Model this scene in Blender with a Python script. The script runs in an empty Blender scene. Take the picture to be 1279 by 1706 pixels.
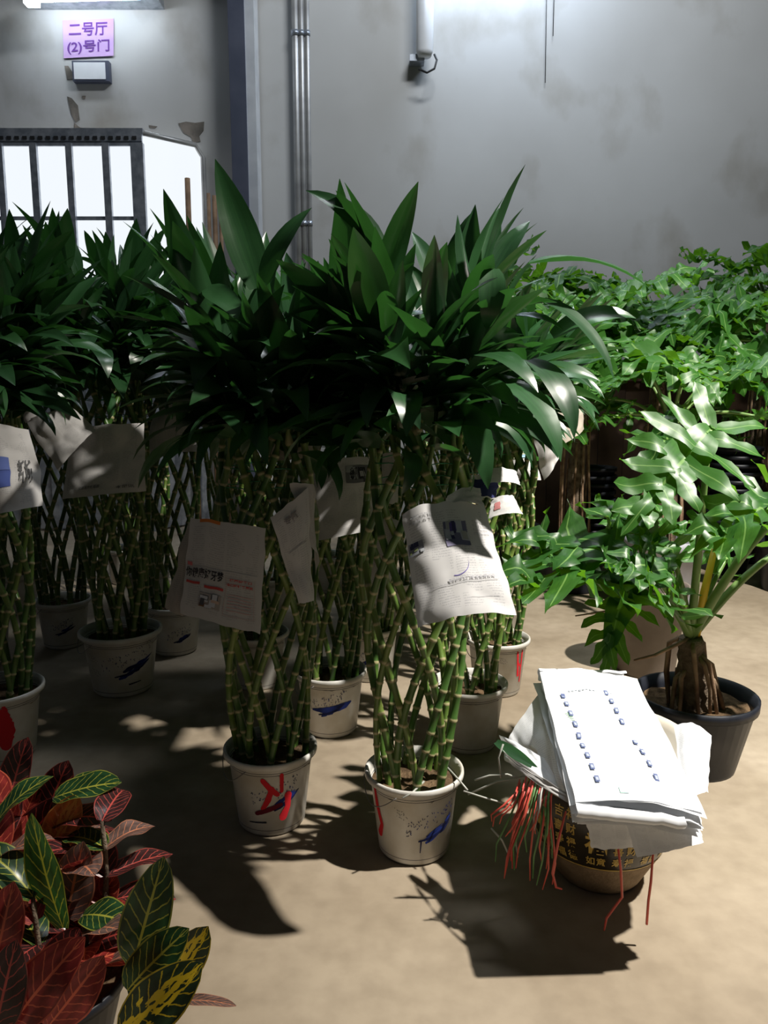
import bpy, math, random
from mathutils import Vector, Matrix, noise
S = bpy.context.scene
C = S.collection
V = Vector
PI = math.pi
R = math.radians

# ---------------------------------------------------------------- camera, world, lights, exposure
CAM_H, TILT, FPX = 1.2, R(9), 1289.0
cd = bpy.data.cameras.new('camera'); cam = bpy.data.objects.new('camera', cd); C.objects.link(cam)
cam.location = (0, 0, CAM_H); cam.rotation_euler = (PI/2 - TILT, 0, 0)
cd.sensor_fit = 'VERTICAL'; cd.sensor_height = 24.0; cd.lens = FPX/1706*24; cd.clip_start = .02
S.camera = cam
w = bpy.data.worlds.new('world'); S.world = w; w.use_nodes = True
w.node_tree.nodes['Background'].inputs[0].default_value = (.66, .74, .84, 1)
w.node_tree.nodes['Background'].inputs[1].default_value = .038
def light(name, kind, loc, power, col, size=.1, target=None, **kw):
    d = bpy.data.lights.new(name, kind); d.energy = power; d.color = col
    if kind in ('POINT', 'SPOT'): d.shadow_soft_size = size
    if kind == 'AREA':
        d.shape = 'RECTANGLE'; d.size = size; d.size_y = kw.get('sy', size)
    if kind == 'SPOT':
        d.spot_size = kw.get('angle', R(90)); d.spot_blend = kw.get('blend', .4)
    o = bpy.data.objects.new(name, d); C.objects.link(o); o.location = loc
    if target is not None:
        o.rotation_euler = (V(target) - V(loc)).to_track_quat('-Z', 'Y').to_euler()
    return o
# hall floodlight hanging to the right of the plants (its hard shadows fall across the floor)
light('floodlight_right_offscreen', 'SPOT', (2.25, 1.38, 4.0), 1650, (1, .945, .86), .05, (1.45, 2.75, .4), angle=R(92), blend=.85)
# bluish lamp on the back wall just above the picture (its glow shows at the top of the plain wall)
light('wall_lamp_offscreen', 'AREA', (.95, 6.62, 5.0), 30, (.66, .80, 1), 1.2, (1.0, 6.9, 3.2), sy=.2)
# ceiling lamp of the hall that lights the back wall and the tops of the plants
light('ceiling_lamp_offscreen', 'AREA', (1.2, 4.0, 6.4), 150, (.90, .95, 1), 1.6, (1.0, 7, 1.6), sy=.4)
S.view_settings.view_transform = 'Standard'; S.view_settings.look = 'None'
S.view_settings.exposure = 0.0; S.view_settings.gamma = 1.0; S.view_settings.use_curve_mapping = False

# ---------------------------------------------------------------- helpers
_s, _c = math.sin(TILT), math.cos(TILT)
def at(u, v, Y):                                   # a point of the place at depth Y
    x, y = (u-639.5)/FPX, (853-v)/FPX
    d = V((x, _c+y*_s, y*_c-_s)); return V((0, 0, CAM_H)) + d*(Y/d.y)
def link(name, data, parent=None, M=None):
    o = bpy.data.objects.new(name, data); C.objects.link(o)
    if parent is not None: o.parent = parent
    if M is not None: o.matrix_basis = M
    return o
def tag(o, label=None, cat=None, group=None, kind=None):
    if label: o['label'] = label
    if cat: o['category'] = cat
    if group: o['group'] = group
    if kind: o['kind'] = kind
    return o
def empty(name, loc, label, cat, group=None, rz=0):
    o = bpy.data.objects.new(name, None); C.objects.link(o); o.location = loc; o.rotation_euler = (0, 0, rz)
    o.empty_display_size = .1
    return tag(o, label, cat, group)
class MB:
    def __init__(s): s.v = []; s.f = []; s.c = []; s.uv = {}; s.n = []
    def add(s, vs, fs, col=None, uv=None, nodes=None):
        b = len(s.v); s.v += [tuple(p) for p in vs]; s.f += [tuple(i+b for i in f) for f in fs]
        s.c += [col or (1, 1, 1)]*len(vs)
        if uv:
            for i, q in enumerate(uv): s.uv[b+i] = q
        s.n += nodes or [0.0]*len(vs)
        return s
    def box(s, a, b, col=None):
        (x0, y0, z0), (x1, y1, z1) = a, b
        vs = [(x0,y0,z0),(x1,y0,z0),(x1,y1,z0),(x0,y1,z0),(x0,y0,z1),(x1,y0,z1),(x1,y1,z1),(x0,y1,z1)]
        return s.add(vs, [(3,2,1,0),(4,5,6,7),(0,1,5,4),(1,2,6,5),(2,3,7,6),(3,0,4,7)], col)
    def tube(s, pts, rad, n=6, col=None, nodes=None, cap=True):
        pts = [V(p) for p in pts]; m = len(pts)
        if not hasattr(rad, '__len__'): rad = [rad]*m
        vs = []; nd = []; prev = None
        for i, p in enumerate(pts):
            t = (pts[min(i+1, m-1)] - pts[max(i-1, 0)])
            t = t.normalized() if t.length > 1e-9 else V((0, 0, 1))
            if prev is None:
                a = V((1, 0, 0)) if abs(t.x) < .8 else V((0, 1, 0))
                prev = (a - t*a.dot(t)).normalized()
            else:
                prev = prev - t*prev.dot(t); prev = prev.normalized() if prev.length > 1e-6 else t.orthogonal().normalized()
            b = t.cross(prev)
            for k in range(n):
                q = 2*PI*k/n; vs.append(p + (prev*math.cos(q) + b*math.sin(q))*rad[i]); nd.append(nodes[i] if nodes else 0.0)
        fs = [(i*n+k, i*n+(k+1) % n, (i+1)*n+(k+1) % n, (i+1)*n+k) for i in range(m-1) for k in range(n)]
        if cap: fs += [tuple(range(n-1, -1, -1)), tuple((m-1)*n+k for k in range(n))]
        return s.add(vs, fs, col, None, nd)
    def lathe(s, prof, n=32, col=None):
        vs = [(r*math.cos(2*PI*k/n), r*math.sin(2*PI*k/n), z) for r, z in prof for k in range(n)]
        fs = [(i*n+k, i*n+(k+1) % n, (i+1)*n+(k+1) % n, (i+1)*n+k) for i in range(len(prof)-1) for k in range(n)]
        return s.add(vs, fs, col)
    def mesh(s, name, mat, smooth=True):
        me = bpy.data.meshes.new(name); me.from_pydata(s.v, [], s.f); me.update()
        if mat: me.materials.append(mat)
        if smooth: me.polygons.foreach_set('use_smooth', [True]*len(me.polygons))
        if any(c != (1, 1, 1) for c in s.c):
            a = me.color_attributes.new('Col', 'FLOAT_COLOR', 'POINT')
            a.data.foreach_set('color', [x for c in s.c for x in (*c, 1)])
        if any(s.n):
            a = me.attributes.new('node', 'FLOAT', 'POINT'); a.data.foreach_set('value', s.n)
        if s.uv:
            l = me.uv_layers.new(name='UVMap')
            l.data.foreach_set('uv', [x for lp in me.loops for x in s.uv.get(lp.vertex_index, (0, 0))])
        return me
    def obj(s, name, mat, parent=None, M=None, smooth=True):
        return link(name, s.mesh(name, mat, smooth), parent, M)

# ---------------------------------------------------------------- materials
def N(nt, t, **kw):
    n = nt.nodes.new(t)
    for k, v in kw.items():
        if k.startswith('i'): n.inputs[int(k[1:])].default_value = v
        else: setattr(n, k, v)
    return n
def base(name, col=(.5, .5, .5), rough=.6, spec=.5, metal=0):
    m = bpy.data.materials.new(name); m.use_nodes = True; b = m.node_tree.nodes['Principled BSDF']
    b.inputs['Base Color'].default_value = (*col, 1); b.inputs['Roughness'].default_value = rough
    b.inputs['Specular IOR Level'].default_value = spec; b.inputs['Metallic'].default_value = metal
    return m, m.node_tree, b
def ramp(nt, pts):
    r = nt.nodes.new('ShaderNodeValToRGB'); e = r.color_ramp.elements
    while len(e) < len(pts): e.new(.5)
    for k, (p, c) in enumerate(pts): e[k].position = p; e[k].color = (*c, 1)
    return r
def noisy(name, c1, c2, scale=8, rough=.6, spec=.4, bump=.0, detail=6, metal=0, bscale=None, lo=.35, hi=.65):
    m, nt, b = base(name, c1, rough, spec, metal); L = nt.links.new
    tc = N(nt, 'ShaderNodeTexCoord'); n = N(nt, 'ShaderNodeTexNoise'); n.inputs['Scale'].default_value = scale; n.inputs['Detail'].default_value = detail
    r = ramp(nt, [(lo, c1), (hi, c2)]); L(tc.outputs['Object'], n.inputs['Vector']); L(n.outputs['Fac'], r.inputs[0]); L(r.outputs[0], b.inputs['Base Color'])
    if bump:
        n2 = N(nt, 'ShaderNodeTexNoise'); n2.inputs['Scale'].default_value = bscale or scale*6; n2.inputs['Detail'].default_value = 8
        L(tc.outputs['Object'], n2.inputs['Vector'])
        bp = N(nt, 'ShaderNodeBump'); bp.inputs['Strength'].default_value = bump; bp.inputs['Distance'].default_value = .01
        L(n2.outputs['Fac'], bp.inputs['Height']); L(bp.outputs[0], b.inputs['Normal'])
    return m
def emit(name, col, st):
    m, nt, b = base(name, (0, 0, 0)); b.inputs['Emission Color'].default_value = (*col, 1); b.inputs['Emission Strength'].default_value = st
    return m
def translucent(m, nt, b, colsock, fac, tcol=None):
    L = nt.links.new; t = N(nt, 'ShaderNodeBsdfTranslucent'); mx = N(nt, 'ShaderNodeMixShader'); mx.inputs[0].default_value = fac
    if tcol: t.inputs[0].default_value = (*tcol, 1)
    elif colsock: L(colsock, t.inputs[0])
    out = nt.nodes['Material Output']; L(b.outputs[0], mx.inputs[1]); L(t.outputs[0], mx.inputs[2]); L(mx.outputs[0], out.inputs[0])
def leaf_mat(name, dark, mid, tcol, rough=.3, fac=.22, streak=True, vein=None):
    m, nt, b = base(name, mid, rough, .5 if streak else .42); L = nt.links.new
    oi = N(nt, 'ShaderNodeObjectInfo'); uv = N(nt, 'ShaderNodeUVMap'); mp = N(nt, 'ShaderNodeMapping')
    mp.inputs['Scale'].default_value = (14, .8, 1) if streak else (5, 5, 1)
    n = N(nt, 'ShaderNodeTexNoise'); n.inputs['Scale'].default_value = 1.5; n.inputs['Detail'].default_value = 3
    L(uv.outputs[0], mp.inputs[0]); L(mp.outputs[0], n.inputs['Vector'])
    ad = N(nt, 'ShaderNodeMath', operation='MULTIPLY_ADD'); ad.inputs[1].default_value = .55; L(oi.outputs['Random'], ad.inputs[0]); L(n.outputs['Fac'], ad.inputs[2])
    r = ramp(nt, [(.35, dark), (.95, mid)]); L(ad.outputs[0], r.inputs[0]); cs = r.outputs[0]
    if vein:
        sp = N(nt, 'ShaderNodeSeparateXYZ'); L(uv.outputs[0], sp.inputs[0])
        a = N(nt, 'ShaderNodeMath', operation='ABSOLUTE'); L(sp.outputs[0], a.inputs[0])
        mr = N(nt, 'ShaderNodeMapRange'); mr.inputs[1].default_value = .04; mr.inputs[2].default_value = .09; mr.inputs[3].default_value = 1; mr.inputs[4].default_value = 0; L(a.outputs[0], mr.inputs[0])
        mx = N(nt, 'ShaderNodeMixRGB'); mx.inputs[2].default_value = (*vein, 1); L(mr.outputs[0], mx.inputs[0]); L(cs, mx.inputs[1]); cs = mx.outputs[0]
    L(cs, b.inputs['Base Color']); translucent(m, nt, b, None, fac, tcol)
    return m
def print_mat(name='printed_ink', rough=.8):
    m, nt, b = base(name, (1, 1, 1), rough, .2); a = N(nt, 'ShaderNodeAttribute', attribute_name='Col'); nt.links.new(a.outputs['Color'], b.inputs['Base Color'])
    return m
def paper_mat(name, col, ink, amount=.38, cols=4, lines=46, tr=.18):
    # newsprint: faint columns of body text on UV
    m, nt, b = base(name, col, .85, .15); L = nt.links.new
    uv = N(nt, 'ShaderNodeUVMap'); sp = N(nt, 'ShaderNodeSeparateXYZ'); L(uv.outputs[0], sp.inputs[0])
    def mth(op, a, c=None, d=None):
        q = N(nt, 'ShaderNodeMath', operation=op)
        for i, x in enumerate((a, c, d)):
            if x is None: continue
            if isinstance(x, (int, float)): q.inputs[i].default_value = x
            else: L(x, q.inputs[i])
        return q.outputs[0]
    line = mth('LESS_THAN', mth('FRACT', mth('MULTIPLY', sp.outputs[1], lines)), .5)
    fc = mth('FRACT', mth('MULTIPLY', sp.outputs[0], cols)); colm = mth('MULTIPLY', mth('GREATER_THAN', fc, .07), mth('LESS_THAN', fc, .93))
    mp = N(nt, 'ShaderNodeMapping'); mp.inputs['Scale'].default_value = (cols*28, lines, 1); L(uv.outputs[0], mp.inputs[0])
    wn = N(nt, 'ShaderNodeTexNoise'); wn.inputs['Scale'].default_value = 1; wn.inputs['Detail'].default_value = 1; L(mp.outputs[0], wn.inputs['Vector'])
    ch = mth('GREATER_THAN', wn.outputs['Fac'], .46)
    mp2 = N(nt, 'ShaderNodeMapping'); mp2.inputs['Scale'].default_value = (3.1, 3.7, 1); L(uv.outputs[0], mp2.inputs[0])
    blk = N(nt, 'ShaderNodeTexNoise'); blk.inputs['Scale'].default_value = 1; L(mp2.outputs[0], blk.inputs['Vector']); bl = mth('GREATER_THAN', blk.outputs['Fac'], .44)
    inx = mth('MULTIPLY', mth('GREATER_THAN', sp.outputs[0], .06), mth('LESS_THAN', sp.outputs[0], .92))
    iny = mth('MULTIPLY', mth('GREATER_THAN', sp.outputs[1], .07), mth('LESS_THAN', sp.outputs[1], .93))
    f = mth('MULTIPLY', mth('MULTIPLY', mth('MULTIPLY', line, colm), mth('MULTIPLY', ch, bl)), mth('MULTIPLY', mth('MULTIPLY', inx, iny), amount))
    mx = N(nt, 'ShaderNodeMixRGB'); mx.inputs[1].default_value = (*col, 1); mx.inputs[2].default_value = (*ink, 1); L(f, mx.inputs[0]); L(mx.outputs[0], b.inputs['Base Color'])
    translucent(m, nt, b, mx.outputs[0], tr)
    return m
MT = {}
MT['dleaf'] = leaf_mat('dracaena_leaf', (.010, .034, .015), (.027, .088, .029), (.05, .20, .03), .32, .17, True)
MT['pleaf'] = leaf_mat('philodendron_leaf', (.014, .060, .012), (.042, .140, .022), (.16, .42, .015), .4, .3, False, (.16, .30, .08))
MT['petiole'] = noisy('petiole_green', (.10, .20, .05), (.19, .29, .09), 9, .4)
MT['yellow_petiole'] = noisy('petiole_yellow', (.62, .40, .02), (.72, .50, .05), 9, .45)
m, nt, b = base('bamboo_stem', (.1, .2, .04), .35, .5); L = nt.links.new
a = N(nt, 'ShaderNodeAttribute', attribute_name='node'); oi = N(nt, 'ShaderNodeObjectInfo'); tc = N(nt, 'ShaderNodeTexCoord')
n = N(nt, 'ShaderNodeTexNoise'); n.inputs['Scale'].default_value = 14; L(tc.outputs['Object'], n.inputs['Vector'])
ad = N(nt, 'ShaderNodeMath', operation='MULTIPLY_ADD'); ad.inputs[1].default_value = .35; L(oi.outputs['Random'], ad.inputs[0]); L(n.outputs['Fac'], ad.inputs[2])
r = ramp(nt, [(.3, (.030, .085, .018)), (.65, (.060, .135, .024)), (1.0, (.15, .21, .04))]); L(ad.outputs[0], r.inputs[0])
mx = N(nt, 'ShaderNodeMixRGB'); mx.inputs[2].default_value = (.38, .34, .18, 1); L(a.outputs['Fac'], mx.inputs[0]); L(r.outputs[0], mx.inputs[1]); L(mx.outputs[0], b.inputs['Base Color'])
MT['stem'] = m
# white plastic pot with dark printed rings
m, nt, b = base('pot_plastic', (.7, .7, .68), .38, .5); L = nt.links.new
tc = N(nt, 'ShaderNodeTexCoord'); sp = N(nt, 'ShaderNodeSeparateXYZ'); L(tc.outputs['Object'], sp.inputs[0])
r = ramp(nt, [(0, (.66, .655, .63))]+[(p, c) for z, h in ((.019, .0022), (.186, .0018), (.193, .0014)) for p, c in ((z/.25, (.10, .10, .12)), ((z+h)/.25, (.66, .655, .63)))])
r.color_ramp.interpolation = 'CONSTANT'
dv = N(nt, 'ShaderNodeMath', operation='DIVIDE'); dv.inputs[1].default_value = .25; L(sp.outputs[2], dv.inputs[0]); L(dv.outputs[0], r.inputs[0])
n = N(nt, 'ShaderNodeTexNoise'); n.inputs['Scale'].default_value = 11; n.inputs['Detail'].default_value = 6; L(tc.outputs['Object'], n.inputs['Vector'])
r2 = ramp(nt, [(.35, (1, 1, 1)), (.75, (.72, .66, .56))]); L(n.outputs['Fac'], r2.inputs[0])
mx = N(nt, 'ShaderNodeMixRGB', blend_type='MULTIPLY'); mx.inputs[0].default_value = 1; L(r.outputs[0], mx.inputs[1]); L(r2.outputs[0], mx.inputs[2]); L(mx.outputs[0], b.inputs['Base Color'])
MT['pot'] = m
MT['print'] = print_mat()
MT['soil'] = noisy('potting_soil', (.055, .035, .020), (.16, .105, .06), 30, .95, .1, .8, 8, 0, 120)
MT['wire'] = noisy('handle_wire', (.10, .10, .10), (.22, .21, .2), 20, .4, .5)
MT['tie'] = noisy('green_tie_wire', (.01, .16, .06), (.02, .30, .12), 40, .25, .7)
MT['paper1'] = paper_mat('newsprint_light', (.70, .69, .69), (.30, .30, .33))
MT['paper2'] = paper_mat('newsprint_grey', (.60, .585, .57), (.26, .26, .28), .36)
MT['paper3'] = paper_mat('newsprint_beige', (.50, .44, .37), (.25, .22, .2), .35)
MT['paper_w'] = paper_mat('newsprint_white', (.80, .82, .85), (.5, .52, .56), .4)
MT['blackpot'] = noisy('black_plastic', (.008, .010, .015), (.018, .020, .028), 12, .42, .3)
MT['greypot'] = noisy('grey_brown_plastic', (.13, .105, .085), (.20, .165, .14), 6, .6, .3)
MT['lilacpot'] = noisy('pale_grey_plastic', (.30, .31, .36), (.42, .43, .48), 6, .5, .4)
MT['trunk'] = noisy('trunk_bark', (.07, .05, .035), (.22, .17, .12), 22, .85, .2, .7)
MT['root'] = noisy('aerial_root', (.17, .10, .06), (.34, .24, .16), 18, .8, .2, .3)
MT['bowl'] = noisy('black_glaze', (.012, .010, .008), (.035, .028, .018), 14, .3, .5)
MT['clay'] = noisy('bare_clay', (.20, .145, .09), (.30, .22, .14), 20, .85, .2, .4)
MT['gold'] = noisy('gold_paint', (.44, .29, .05), (.62, .45, .12), 40, .45, .5)
MT['basin'] = noisy('cream_basin', (.55, .50, .42), (.70, .67, .60), 5, .45, .4)
MT['redtie'] = noisy('red_plastic_tie', (.50, .05, .04), (.72, .13, .09), 10, .4, .4)
MT['greentie'] = noisy('green_plastic_tie', (.06, .17, .05), (.16, .34, .12), 10, .4, .4)
MT['whitetie'] = noisy('pale_plastic_tie', (.35, .36, .32), (.5, .5, .46), 10, .4, .4)
MT['straw'] = noisy('dry_straw', (.16, .12, .06), (.34, .27, .15), 10, .8, .2)
MT['wood'] = noisy('brown_boards', (.045, .024, .014), (.085, .048, .028), 4, .7, .3, .2)
MT['stick'] = noisy('raw_stick', (.16, .10, .06), (.28, .18, .11), 9, .8, .2)
MT['steel'] = noisy('galvanised_steel', (.30, .33, .38), (.50, .53, .58), 18, .35, .6, 0, 4, .6)
MT['column'] = noisy('blue_grey_paint', (.055, .065, .10), (.085, .095, .135), 3, .5, .4)
MT['chrome'] = noisy('bright_steel', (.62, .65, .70), (.80, .83, .87), 5, .25, .6, 0, 4, .3)
MT['pipe'] = noisy('pipe_grey', (.30, .30, .30), (.44, .44, .43), 6, .4, .5, 0, 4, .4)
MT['white'] = noisy('white_plastic', (.70, .72, .74), (.80, .81, .83), 4, .4, .4)
MT['black'] = noisy('black_rubber', (.012, .012, .013), (.03, .03, .03), 9, .5, .4)
MT['patch'] = noisy('bare_plaster', (.12, .11, .095), (.24, .21, .18), 7, .95, .1, .5)
MT['pink'] = noisy('pink_sign_paper', (.52, .33, .62), (.60, .42, .70), 3, .8, .2)
MT['daylight'] = emit('daylit_pane', (.90, .95, 1), 1.0)
MT['lamp'] = emit('lamp_tube', (.80, .90, 1), 18)
def croton_mat(name, leaf, vein, blotch=None, tcol=(.4, .1, .03)):
    m, nt, b = base(name, leaf, .3, .5); L = nt.links.new
    uv = N(nt, 'ShaderNodeUVMap'); sp = N(nt, 'ShaderNodeSeparateXYZ'); L(uv.outputs[0], sp.inputs[0])
    def mth(op, a, c=None, d=None):
        q = N(nt, 'ShaderNodeMath', operation=op)
        for i, x in enumerate((a, c, d)):
            if x is None: continue
            if isinstance(x, (int, float)): q.inputs[i].default_value = x
            else: L(x, q.inputs[i])
        return q.outputs[0]
    ab = mth('ABSOLUTE', sp.outputs[0])
    tc = N(nt, 'ShaderNodeTexNoise'); tc.inputs['Scale'].default_value = 5; L(uv.outputs[0], tc.inputs['Vector'])
    mid = mth('LESS_THAN', ab, .055)
    rim = mth('GREATER_THAN', ab, .93)
    st = mth('FRACT', mth('ADD', mth('MULTIPLY_ADD', ab, -2.0, mth('MULTIPLY', sp.outputs[1], 8.0)), mth('MULTIPLY', tc.outputs['Fac'], .35)))
    lat = mth('MULTIPLY', mth('LESS_THAN', st, .13), mth('LESS_THAN', ab, .86))
    v = mth('MAXIMUM', mth('MAXIMUM', mid, mth('MULTIPLY', lat, .75)), mth('MULTIPLY', rim, .6))
    if blotch:
        v = mth('MAXIMUM', v, mth('GREATER_THAN', mth('SUBTRACT', tc.outputs['Fac'], mth('MULTIPLY', ab, .45)), blotch))
    n2 = N(nt, 'ShaderNodeTexNoise'); n2.inputs['Scale'].default_value = 3; L(uv.outputs[0], n2.inputs['Vector'])
    r = ramp(nt, [(.3, tuple(x*.55 for x in leaf)), (.7, tuple(min(1, x*1.3) for x in leaf))]); L(n2.outputs['Fac'], r.inputs[0])
    mx = N(nt, 'ShaderNodeMixRGB'); L(v, mx.inputs[0]); L(r.outputs[0], mx.inputs[1]); mx.inputs[2].default_value = (*vein, 1); L(mx.outputs[0], b.inputs['Base Color'])
    bp = N(nt, 'ShaderNodeBump'); bp.inputs['Strength'].default_value = .5; bp.inputs['Distance'].default_value = .003; bp.invert = True; L(v, bp.inputs['Height']); L(bp.outputs[0], b.inputs['Normal'])
    translucent(m, nt, b, mx.outputs[0], .3)
    return m
CR = [croton_mat('croton_dark_red', (.055, .022, .022), (.62, .10, .08)),
      croton_mat('croton_red', (.30, .035, .03), (.75, .16, .08)),
      croton_mat('croton_orange', (.74, .27, .07), (.85, .46, .12), .42),
      croton_mat('croton_green', (.045, .15, .03), (.60, .62, .06)),
      croton_mat('croton_dark_green', (.020, .065, .022), (.42, .42, .06)),
      croton_mat('croton_yellow_blotch', (.030, .055, .025), (.85, .62, .03), .40),
      croton_mat('croton_grey_pink', (.19, .125, .11), (.78, .30, .16))]

# ---------------------------------------------------------------- setting
def floor_mat():
    m, nt, b = base('concrete_floor', (.3, .24, .16), .7, .3); L = nt.links.new
    tc = N(nt, 'ShaderNodeTexCoord')
    n1 = N(nt, 'ShaderNodeTexNoise'); n1.inputs['Scale'].default_value = 1.3; n1.inputs['Detail'].default_value = 8
    n2 = N(nt, 'ShaderNodeTexNoise'); n2.inputs['Scale'].default_value = 17; n2.inputs['Detail'].default_value = 9
    for q in (n1, n2): L(tc.outputs['Object'], q.inputs['Vector'])
    r1 = ramp(nt, [(.3, (.25, .200, .140)), (.7, (.40, .335, .250))]); L(n1.outputs['Fac'], r1.inputs[0])
    r2 = ramp(nt, [(.3, (.84, .83, .82)), (.62, (1, 1, 1))]); L(n2.outputs['Fac'], r2.inputs[0])
    mx = N(nt, 'ShaderNodeMixRGB', blend_type='MULTIPLY'); mx.inputs[0].default_value = 1; L(r1.outputs[0], mx.inputs[1]); L(r2.outputs[0], mx.inputs[2])
    L(mx.outputs[0], b.inputs['Base Color'])
    bp = N(nt, 'ShaderNodeBump'); bp.inputs['Strength'].default_value = .2; bp.inputs['Distance'].default_value = .003; L(n2.outputs['Fac'], bp.inputs['Height']); L(bp.outputs[0], b.inputs['Normal'])
    return m
tag(MB().box((-6, -3, -.1), (7, 7.3, 0)).obj('floor', floor_mat(), smooth=False), 'tan worn concrete floor of the plant hall', 'floor', kind='structure')
def wall_mat():
    m, nt, b = base('plaster_wall', (.4, .4, .38), .85, .2); L = nt.links.new
    tc = N(nt, 'ShaderNodeTexCoord')
    n1 = N(nt, 'ShaderNodeTexNoise'); n1.inputs['Scale'].default_value = .7; n1.inputs['Detail'].default_value = 7; L(tc.outputs['Object'], n1.inputs['Vector'])
    mp = N(nt, 'ShaderNodeMapping'); mp.inputs['Scale'].default_value = (1.1, 1, .8); L(tc.outputs['Object'], mp.inputs[0])
    n2 = N(nt, 'ShaderNodeTexNoise'); n2.inputs['Scale'].default_value = 1.6; n2.inputs['Detail'].default_value = 9; L(mp.outputs[0], n2.inputs['Vector'])
    r1 = ramp(nt, [(.3, (.44, .435, .42)), (.7, (.54, .54, .53))]); L(n1.outputs['Fac'], r1.inputs[0])
    r2 = ramp(nt, [(.54, (1, 1, 1)), (.74, (.70, .66, .60))]); L(n2.outputs['Fac'], r2.inputs[0])
    mx = N(nt, 'ShaderNodeMixRGB', blend_type='MULTIPLY'); mx.inputs[0].default_value = 1; L(r1.outputs[0], mx.inputs[1]); L(r2.outputs[0], mx.inputs[2]); L(mx.outputs[0], b.inputs['Base Color'])
    return m
WY = 7.0
wall = tag(MB().box((-6, WY, 0), (7, WY+.3, 7)).obj('wall_back', wall_mat(), smooth=False), 'grey stained plaster back wall', 'wall', kind='structure')
def flat_patch(name, pts, mat, d=.006, parent=None):        # thin irregular plate standing proud of the back wall
    P = [at(u, v, WY) for u, v in pts]; n = len(P); y0, y1 = WY-d, WY+.01
    vs = [(p.x, y0, p.z) for p in P]+[(p.x, y1, p.z) for p in P]
    fs = [tuple(range(n))]+[(i, i+n, (i+1) % n+n, (i+1) % n) for i in range(n)]
    return MB().add(vs, fs).obj(name, mat, parent, smooth=False)
for pts in ([(108,110),(114,110),(122,122),(122,132),(112,133)], [(112,161),(120,164),(130,176),(133,200),(126,204),(119,190)],
            [(297,206),(310,203),(325,205),(340,203),(339,218),(332,227),(334,236),(322,238),(318,228),(306,222)],
            [(124,205),(134,213),(150,215),(146,217),(124,216)], [(248,209),(262,211),(258,214),(249,213)], [(137,160),(143,160),(142,165),(138,165)]):
    flat_patch('peeled_patch', pts, MT['patch'], .006, wall)
# steel column, pipes
p0 = at(381, 0, 6.8); p1 = at(408, 0, 6.8)
col = empty('steel_column', ((p0.x+p1.x)/2, 6.8, 0), 'dark blue-grey steel column with a bright edge strip against the wall', 'column')
hw = (p1.x-p0.x)/2
MB().box((-hw, -.07, 0), (hw, .18, 6.5)).obj('column_shaft', MT['column'], col, smooth=False)
MB().box((hw, -.05, 0), (hw+.075, .18, 6.5)).obj('edge_strip', MT['chrome'], col, smooth=False)
for k, (u, rr, lab) in enumerate(((491, .030, 'thickest grey vertical pipe of the trio on the wall, next to the steel column'), (501, .024, 'middle grey vertical pipe of the trio on the wall'), (511, .020, 'thinnest grey vertical pipe of the trio on the wall, away from the column'))):
    q = at(u, 40, 6.9); pe = empty('wall_pipe', (q.x, 6.92, 0), lab, 'pipe', 'vertical wall pipes')
    MB().tube([(0, 0, 0), (0, 0, 6.5)], rr, 12).obj('pipe_run', MT['pipe'], pe)
    for z in (2.6, 4.1): MB().tube([(0, 0, z-.02), (0, 0, z+.02)], rr*1.25, 12).obj('pipe_clip', MT['steel'], pe)
# white tube bracket with a black cable loop, thin hanging wires
q = at(707, 95, 6.85); fx = empty('tube_bracket', (q.x, 6.85, q.z), 'white vertical tube fitting on the wall with a black cable loop', 'light fitting')
MB().tube([(0, 0, 0), (0, 0, .04), (.003, 0, 1.2)], [.052, .07, .075], 16).obj('tube', MT['white'], fx)
MB().box((-.12, .02, -.02), (.0, .14, .03)).obj('bracket', MT['steel'], fx, smooth=False)
MB().tube([(-.05, -.02, -.10), (.02, -.03, -.13), (.08, -.03, -.10), (.10, -.02, -.03), (.08, 0, .02)], .009, 6).obj('cable_loop', MT['black'], fx)
for u, v1, lab in ((908, 138, 'longer thin dark wire hanging down the plain wall'), (921, 60, 'shorter thin dark wire hanging down the plain wall')):
    a, b_ = at(u, v1, 6.97), at(u+3, -60, 6.97)
    tag(MB().tube([a, b_], .0035, 5).obj('hanging_wire', MT['black']), lab, 'wire', 'wires on the plain wall')

# ---------------------------------------------------------------- text and sheets
_tx = {}
def text2d(s, bold=0.0):
    if (s, bold) in _tx: return _tx[s, bold]
    cu = bpy.data.curves.new('t', 'FONT'); cu.body = s; cu.size = 1; cu.offset = bold; cu.resolution_u = 3
    o = bpy.data.objects.new('t', cu); C.objects.link(o); dg = bpy.context.evaluated_depsgraph_get(); dg.update()
    me = bpy.data.meshes.new_from_object(o.evaluated_get(dg))
    vs = [(v.co.x, v.co.y) for v in me.vertices]; fs = [tuple(p.vertices) for p in me.polygons]
    bpy.data.objects.remove(o); bpy.data.meshes.remove(me); bpy.data.curves.remove(cu)
    if not vs: vs = [(0, 0), (1, 0), (0, 1)]; fs = [(0, 1, 2)]
    x0 = min(v[0] for v in vs); x1 = max(v[0] for v in vs); y0 = min(v[1] for v in vs); y1 = max(v[1] for v in vs)
    _tx[s, bold] = ([((x-x0)/(x1-x0), (y-y0)/(y1-y0)) for x, y in vs], fs)
    return _tx[s, bold]
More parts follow.
